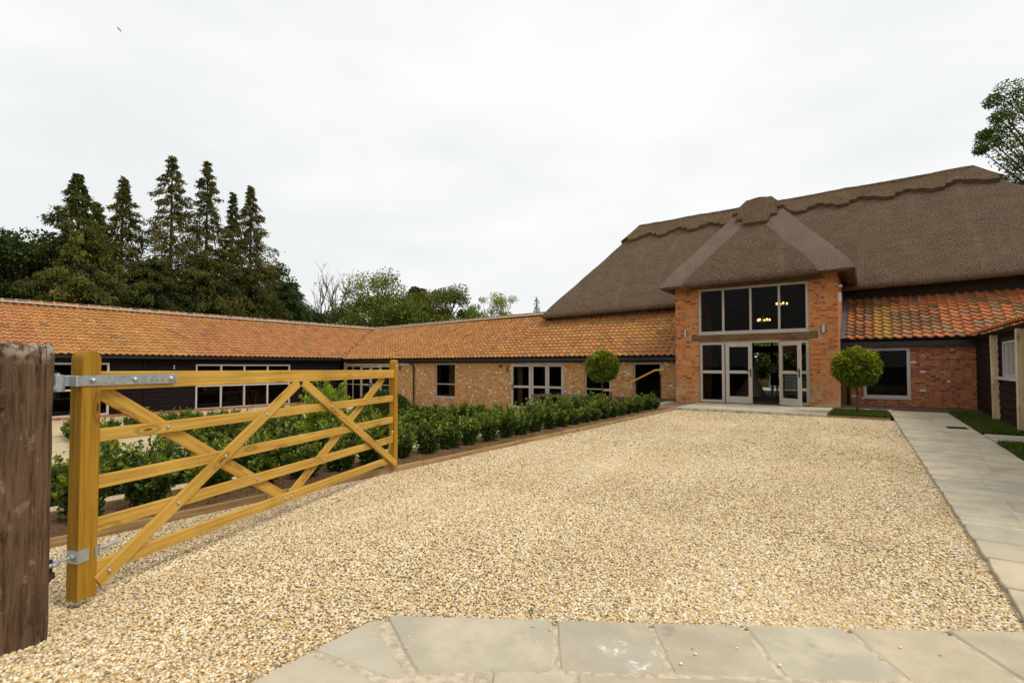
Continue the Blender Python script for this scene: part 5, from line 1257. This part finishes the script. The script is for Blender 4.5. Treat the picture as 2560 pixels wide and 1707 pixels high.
# topiary balls
def topiary(x, y, z, zc, rx, rz_, label):
    o = thing('topiary_tree', label, 'topiary', (x, y, z)); n = 7500
    d = rand_unit(n); nb = np.array([noise.noise(Vector(v * 2.2) + Vector((x, 0, 0))) for v in d]); r = RNG.uniform(.70, 1.0, n) ** .6 * (1 + .16 * nb) * np.where(RNG.random(n) < .06, 1.09, 1.)
    P = d * r[:, None] * np.array([rx, rx, rz_]) + np.array([x, y, zc]); P[:, 2] = np.maximum(P[:, 2], zc - rz_ * .93)
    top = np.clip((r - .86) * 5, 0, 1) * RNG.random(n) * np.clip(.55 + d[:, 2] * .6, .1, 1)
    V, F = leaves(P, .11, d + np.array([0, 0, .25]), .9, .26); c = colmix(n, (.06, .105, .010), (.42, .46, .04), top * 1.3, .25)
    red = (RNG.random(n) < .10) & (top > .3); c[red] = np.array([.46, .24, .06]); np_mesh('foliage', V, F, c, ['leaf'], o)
    mb = MB(); mb.tube([(x, y, z - .03), (x + .012, y, z + .3), (x - .01, y, zc - rz_ * .7), (x, y, zc)], [.032, .026, .024, .02], 8)
    for k in range(9): a = k * .7; mb.tube([(x, y, zc - rz_ * .6), (x + rx * .6 * cos(a), y + rx * .6 * sin(a), zc + rz_ * .3 * sin(k))], [.014, .004], 5)
    mb.build('trunk', 'bark_red', o, True)
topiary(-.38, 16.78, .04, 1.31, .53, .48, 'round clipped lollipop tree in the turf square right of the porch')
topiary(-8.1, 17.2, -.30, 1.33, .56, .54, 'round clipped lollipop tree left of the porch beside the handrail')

# trees
def trunk_tube(mb, base, top, r, bend=.3, n=8, r1=.03):
    b, t_ = Vector(base), Vector(top); o = Vector((random.uniform(-1, 1), random.uniform(-1, 1), 0)) * bend
    pts = [b.lerp(t_, k / n) + o * sin(pi * k / n) for k in range(n + 1)]; mb.tube(pts, [r + (r1 - r) * k / n for k in range(n + 1)], 8); return pts
def conifer(x, y, zb, zt, R, label, dens=1., skinny=.85, gap=.0, cA=(.022, .042, .010), cB=(.085, .095, .022), seed=1, low=0., mleaf=1.):
    random.seed(seed); o = thing('conifer', label, 'tree', (x, y, zb)); mb = MB(); trunk_tube(mb, (x, y, zb), (x, y, zt - .3), .30, .15)
    H = zt - zb; Ps = []; Ax = []; S = []; n = int(210 * dens)
    for k in range(n):
        f = (k + random.random()) / n; z = zb + H * (low + (1 - low) * f); prof = (1 - f) ** skinny; rr = R * prof * random.uniform(.35, 1.30) + .06
        a = k * 2.399 + random.uniform(-.4, .4); s0 = Vector((x, y, z)); up = random.uniform(.0, .35) * rr; mid = s0 + Vector((cos(a) * rr * .55, sin(a) * rr * .55, up)); tip = s0 + Vector((cos(a) * rr, sin(a) * rr, up - .28 * rr * random.uniform(.2, 1.4)))
        mb.tube([s0, mid, tip], [.06 * prof + .015, .03, .008], 4, cap=False)
        m = int((50 + 48 * rr) * mleaf)
        for q in range(m):
            t_ = random.uniform(.12, 1.) ** .7
            if random.random() < gap and t_ < .55: continue
            p = s0.lerp(mid, t_ * 2) if t_ < .5 else mid.lerp(tip, t_ * 2 - 1); sp = .06 + .055 * rr
            p = p + Vector((random.gauss(0, sp), random.gauss(0, sp), -abs(random.gauss(0, sp * 1.3)))); Ps.append(tuple(p)); Ax.append((cos(a) * .5, sin(a) * .5, -.7))
    mb.build('trunk', 'bark_red', o); P = np.array(Ps); nn = np.array([noise.noise(Vector(p) * .8) for p in Ps])
    V, F = leaves(P, .25, np.array(Ax), .7, .36); np_mesh('crown', V, F, colmix(len(P), tuple(v * 1.3 for v in cA), tuple(v * 1.25 for v in cB), .5 + nn * .9, .3), ['needle'], o)
XT = -48
for i, (py, z, R, lab, kw) in enumerate([
    (11.96, 15.4, 6.8, 'leftmost tall conifer with curved bare lower limbs', dict(skinny=1.0, dens=1.15, cB=(.10, .105, .02))),
    (13.4, 13.9, 3.4, 'short slim conifer between the two leftmost tall ones', dict(skinny=.9, dens=.8, gap=.2)),
    (15.0, 16.2, 4.8, 'sparse conifer with see-through crown, second tall one from the left', dict(skinny=1.0, gap=.35, dens=1.0, cB=(.088, .082, .020))),
    (18.2, 19.0, 6.2, 'tallest thin-topped conifer in the middle of the clump', dict(skinny=1.0, gap=.45, dens=.95, cB=(.088, .082, .020))),
    (21.1, 19.5, 6.2, 'tall brownish conifer right of the tallest one', dict(skinny=1.0, gap=.4, dens=1.0, cB=(.088, .082, .020))),
    (23.4, 17.4, 4.2, 'narrow conifer squeezed between two taller ones on the right', dict(skinny=1.0, gap=.4, dens=.8)),
    (25.4, 18.7, 6.6, 'rightmost tall conifer with long drooping lower branches', dict(skinny=1.0, gap=.3, dens=1.1, cB=(.088, .082, .020)))]):
    conifer(XT + random.uniform(-1, 1), py, -.8, z, R, lab, seed=40 + i, **kw)
def broadleaf(x, y, zb, zt, R, label, n=9000, cA=(.03, .06, .012), cB=(.12, .17, .03), size=.26, seed=1, clumps=26, trunk_r=.3, sparse=1., mat='leaf', zlow=.28, bark='bark', name='broadleaf_tree', limbs=None):
    random.seed(seed); o = thing(name, label, 'tree', (x, y, zb)); mb = MB(); H = zt - zb; fork = zb + H * .3
    trunk_tube(mb, (x, y, zb), (x, y, zb + H * .75), trunk_r, .2); C_ = []
    for k in range(clumps):
        a = random.uniform(0, 2 * pi); f = random.uniform(zlow, .93); prof = sqrt(max(0, 1 - ((f - .5) / .5) ** 2)); rr = R * prof * sqrt(random.uniform(.05, 1)) * .85
        c = (x + cos(a) * rr, y + sin(a) * rr, zb + H * f); C_.append((c, R * random.uniform(.22, .38)))
    if limbs: C_ += limbs
    for c, r in C_:
        s0 = Vector((x, y, min(fork + (c[2] - fork) * .4, zb + H * .7))); m = s0.lerp(Vector(c), .5) + Vector((0, 0, .3)); mb.tube([s0, m, c], [trunk_r * .35, trunk_r * .2, .02], 5, cap=False)
    mb.build('trunk', bark, o)
    per = int(n / len(C_)); Ps = []
    for c, r in C_:
        d = rand_unit(per); rad = r * RNG.uniform(.35, 1.05, per) ** .7; P = d * rad[:, None] * np.array([1.1, 1.1, .8]) + np.array(c); Ps.append(P)
    P = np.concatenate(Ps); nn = np.array([noise.noise(Vector(p) * .7) for p in P])
    V, F = leaves(P, size, None, .9, .55); np_mesh('crown', V, F, colmix(len(P), cA, cB, .45 + nn * .9, .3), [mat], o)
broadleaf(-50, 7.0, -.8, 10.9, 3.8, 'dark broadleaf tree at the far left edge behind the roof', seed=3, n=22000, clumps=44, zlow=.08, cA=(.018, .038, .008), cB=(.06, .10, .02))
broadleaf(-50, 3.6, -.8, 10.4, 4.2, 'dark broadleaf tree cut by the left edge of the view', seed=31, n=16000, clumps=44, zlow=.08, cA=(.018, .038, .008), cB=(.06, .10, .02))
broadleaf(-49, 9.4, -.8, 11.2, 3.6, 'dark broadleaf tree in front of the leftmost conifer', seed=32, n=16000, clumps=44, zlow=.08, cA=(.016, .034, .008), cB=(.055, .09, .02))
broadleaf(-52, 11.5, -.8, 11.5, 3.4, 'dark broadleaf tree behind the leftmost conifer', seed=4, n=15000, clumps=40, zlow=.08, cA=(.018, .038, .008), cB=(.06, .09, .02))
for i, (py, zt, R, lab) in enumerate([(12.6, 8.6, 4.6, 'low dark evergreen under the slim conifer'), (16.4, 9.6, 4.6, 'low dark evergreen under the see-through conifer'), (20.2, 10.4, 4.8, 'low dark evergreen under the tallest conifers'), (23.8, 10.2, 4.8, 'low dark evergreen with yellowish tips under the right conifers'), (27.6, 9.4, 3.8, 'dense green evergreen at the right foot of the conifer clump')]):
    conifer(-46, py, -.8, zt, R, lab, seed=60 + i, skinny=.5, dens=1.5, cA=(.009, .019, .004), cB=(.055, .068, .010) if i < 4 else (.028, .068, .012))
broadleaf(-49, 28.3, -.8, 11.8, 2.8, 'dark green tree leaning out at the right of the conifers', seed=6, n=12000, clumps=36, zlow=.1, cA=(.02, .045, .01), cB=(.07, .12, .025))
broadleaf(-49, 32.0, -.8, 7.9, 3.2, 'low dark tree in front of the bare tree', seed=7, n=14000, clumps=34, zlow=.1, cA=(.02, .045, .01), cB=(.08, .12, .025))
# bare tree
def bare_tree(x, y, zb, zt, label):
    random.seed(5); o = thing('bare_tree', label, 'tree', (x, y, zb)); mb = MB(); tips = []
    def br(p, d, ln, r, lv):
        pts = [p]; q = p
        for k in range(4):
            d = (d + Vector((random.gauss(0, .10), random.gauss(0, .10), .04))).normalized(); q = q + d * ln / 4; pts.append(q)
        mb.tube(pts, [r * (1 - .11 * k) for k in range(5)], 5, cap=False)
        if lv == 0: tips.append(q); return
        for k in range(3 if lv < 4 else 4): br(pts[2 + k % 3], (d + Vector((random.gauss(0, .34), random.gauss(0, .34), random.uniform(0, .2)))).normalized(), ln * random.uniform(.48, .66), r * .52, lv - 1)
    H = zt - zb; f = Vector((x, y, zb + H * .38)); mb.tube([(x, y, zb), tuple(f)], [.34, .28], 8)
    for k, (dx, dy) in enumerate(((-.30, -.42), (-.12, -.16), (.02, .05), (.10, .28), (.3, .5), (-.2, .36))): br(f, Vector((dx, dy, 1)).normalized(), H * (.42 if k != 0 else .34), .15, 3)
    mb.build('trunk', 'bark_pale', o)
    P = np.array([tuple(t_) for t_ in tips if random.random() < .12]); P = np.repeat(P, 10, 0) + RNG.normal(size=(len(P) * 10, 3)) * .15; crown('crown', None, o, P, .18, (.05, .08, .02), (.12, .15, .03))
bare_tree(-51.8, 36.0, -.8, 10.6, 'nearly leafless tree with forked bare branches above the roof valley')
# middle distance trees
def at(px, d, z):  # direction used once to lay the tree line out along the skyline
    r = (px - 1280) / 1280; return (r * cos(radians(35.2)) * d - d * sin(radians(35.2)), d * cos(radians(35.2)) + r * sin(radians(35.2)) * d)
mid = [(940, 60, 12.4, 4.6, 'round yellow-green tree right of the bare tree', dict(n=9000, cA=(.07, .11, .02), cB=(.24, .30, .06), sparse=.6, clumps=34)),
       (895, 62, 9.5, 4.0, 'bushy mid-green tree at the foot of the round one', dict(n=7000, cA=(.04, .07, .012), cB=(.13, .17, .03))),
       (1000, 58, 9.6, 4.0, 'low olive-green tree beside the round yellow-green one', dict(n=7000, cA=(.05, .08, .015), cB=(.16, .19, .04))),
       (1065, 58, 10.2, 3.6, 'olive tree below the small dark spruce', dict(n=7000, cA=(.07, .09, .02), cB=(.22, .22, .05))),
       (1115, 60, 11.0, 3.4, 'darker round-topped tree right of the spruce', dict(n=8000, cA=(.04, .06, .015), cB=(.13, .16, .03))),
       (1035, 56, 8.6, 3.6, 'dense olive bush line tree under the spruce', dict(n=6000, cA=(.05, .08, .015), cB=(.17, .20, .04))),
       (1165, 58, 7.9, 3.6, 'low bright green tree peeping over the wing ridge', dict(n=5000, cA=(.05, .09, .012), cB=(.17, .24, .03))),
       (1185, 60, 9.2, 1.9, 'small thin birch left of the two birches', dict(n=1800, cA=(.10, .13, .03), cB=(.26, .28, .08), clumps=16, trunk_r=.1, size=.2)),
       (1218, 60, 9.9, 2.2, 'middle thin birch of the three', dict(n=2000, cA=(.12, .14, .04), cB=(.28, .28, .08), clumps=16, trunk_r=.1, size=.2)),
       (1258, 60, 10.8, 2.7, 'largest drooping birch above the wing ridge', dict(n=3200, cA=(.12, .15, .04), cB=(.30, .33, .09), clumps=22, trunk_r=.12, size=.2)),
       (1325, 60, 6.7, 1.2, 'tiny green tree top beside the thatch eave', dict(n=1500, cA=(.05, .08, .015), cB=(.14, .18, .03)))]
mid.append((850, 64, 8.6, 3.6, 'green tree filling the gap under the bare tree', dict(n=7000, cA=(.035, .06, .012), cB=(.11, .15, .03))))
for i, (px, d, zt, R, lab, kw) in enumerate(mid):
    x, y = at(px, d, 0); kw.pop('sparse', None); broadleaf(x, y, -.8, zt, R, lab, seed=80 + i, zlow=.42, **kw)
x, y = at(1040, 66, 0); conifer(x, y, -.8, 11.6, 2.6, 'small dark flat-topped spruce among the far trees', seed=9, skinny=.4, low=.6, dens=.7, cA=(.02, .035, .015), cB=(.06, .06, .03))
x, y = at(1342, 62, 0); conifer(x, y, -.8, 9.8, 1.1, 'thin spindly larch near the thatch eave', seed=10, skinny=.8, dens=.3, gap=.7, low=.4, mleaf=.16)
# ash tree at the right edge
random.seed(77)
cl = []
for (px_, py_, r) in ((2540, 215, 1.2), (2555, 260, 1.2), (2530, 300, 1.2), (2500, 245, .8), (2535, 345, 1.2), (2480, 350, .9), (2505, 330, 1.0), (2555, 400, 1.2), (2465, 370, .55), (2545, 440, 1.0), (2520, 470, .8), (2555, 470, .9), (2475, 330, .6), (2515, 285, .8)):
    d = 42; r_ = (px_ - 1280) / 1280; xx, yy = at(px_, d, 0); zz = 1.35 + (915 - py_) / 1280 * d; cl.append(((xx, yy, zz), r * .85))
x, y = at(2700, 42, 0)
broadleaf(x, y, 0, 27, 6.0, 'tall ash tree reaching in from the right above the thatch', seed=12, n=26000, clumps=40, cA=(.035, .06, .012), cB=(.12, .17, .035), size=.20, trunk_r=.45, limbs=cl)
# garden greenery behind the barn, seen through the doors
for i, (xx, yy, zt, R) in enumerate([(-8.5, 39, 5.0, 2.4), (-5.2, 38, 4.4, 2.2), (-2.2, 39, 5.0, 2.4), (1, 38.5, 4.6, 2.2)]):
    broadleaf(xx, yy, -.1, zt, R, ['leftmost', 'second', 'third', 'rightmost'][i] + ' bright leafy bush beyond the rear patio behind the barn', seed=120 + i, n=14000, clumps=40, cA=(.07, .13, .015), cB=(.25, .36, .04), size=.2, zlow=.12, name='garden_bush')
for o in bpy.data.objects:
    if 'bright leafy bush beyond the rear patio' in (o.get('label') or ''): o['group'] = 'bushes behind the rear patio'; o['category'] = 'bush'

# bird
bx, by, bz = -47.7, 14.4, 27.6
o = thing('bird', 'small dark bird gliding high in the sky at top left', 'bird', (bx, by, bz))
mb = MB(); mb.tube([(bx, by - .12, bz + .05), (bx, by - .05, bz + .02), (bx, by + .08, bz - .03), (bx, by + .2, bz - .08)], [.01, .05, .045, .01], 8); mb.sphere((bx, by - .12, bz + .05), .035, 8, 6); mb.build('body', 'bird_dark', o, True)
for s in (-1, 1):
    mb = MB(); a = Vector((bx, by, bz)); b = a + Vector((.05 * s, -.14 * s, .12 if s > 0 else .02)) * 1.2; c = a + Vector((.08 * s, .25 if s < 0 else -.26, -.30 if s < 0 else .10))
    for (p, q) in ((a, b), (b, c)):
        mb.hexa([[[tuple(e + Vector((0, 0, k * .012)) + Vector((.05, .02, .04)) * n_ * (1 if e is not c else .3)) for k in (0, 1)] for n_ in (-1, 1)] for e in (p, q)])
    mb.build('wing', 'bird_dark', o)
for o_ in bpy.data.objects:
    if o_.name == 'bird': o_.scale = (.55, .55, .55)
# stray stones on the threshold and small weeds in the drive
random.seed(3); mb = MB()
for k in range(14):
    q = LT(random.uniform(.1, 3.2), random.uniform(.03, .4) ** 1.0); r = random.uniform(.004, .009); mb.sphere((q[0], q[1], .030 + r * .4), r, 7, 5, (1, .8, .55), random.choice([(.9, .8, .6), (.7, .45, .2), (.8, .7, .5)]))
struct(mb.build('stray_stones', 'leaf_stone', None, True), 'stuff')
n = 16; P = np.stack([RNG.normal(-1.53, .008, n), RNG.normal(2.36, .008, n), RNG.uniform(.012, .03, n)], 1)
V, F = leaves(P, .016, np.array([[0, 0, .6]] * n), .9, .5); o_ = np_mesh('weed', V, F, colmix(n, (.06, .12, .02), (.16, .26, .04)), ['leaf'])
tag(o_, 'tiny green weed in the gravel just beyond the threshold slabs', 'weed')
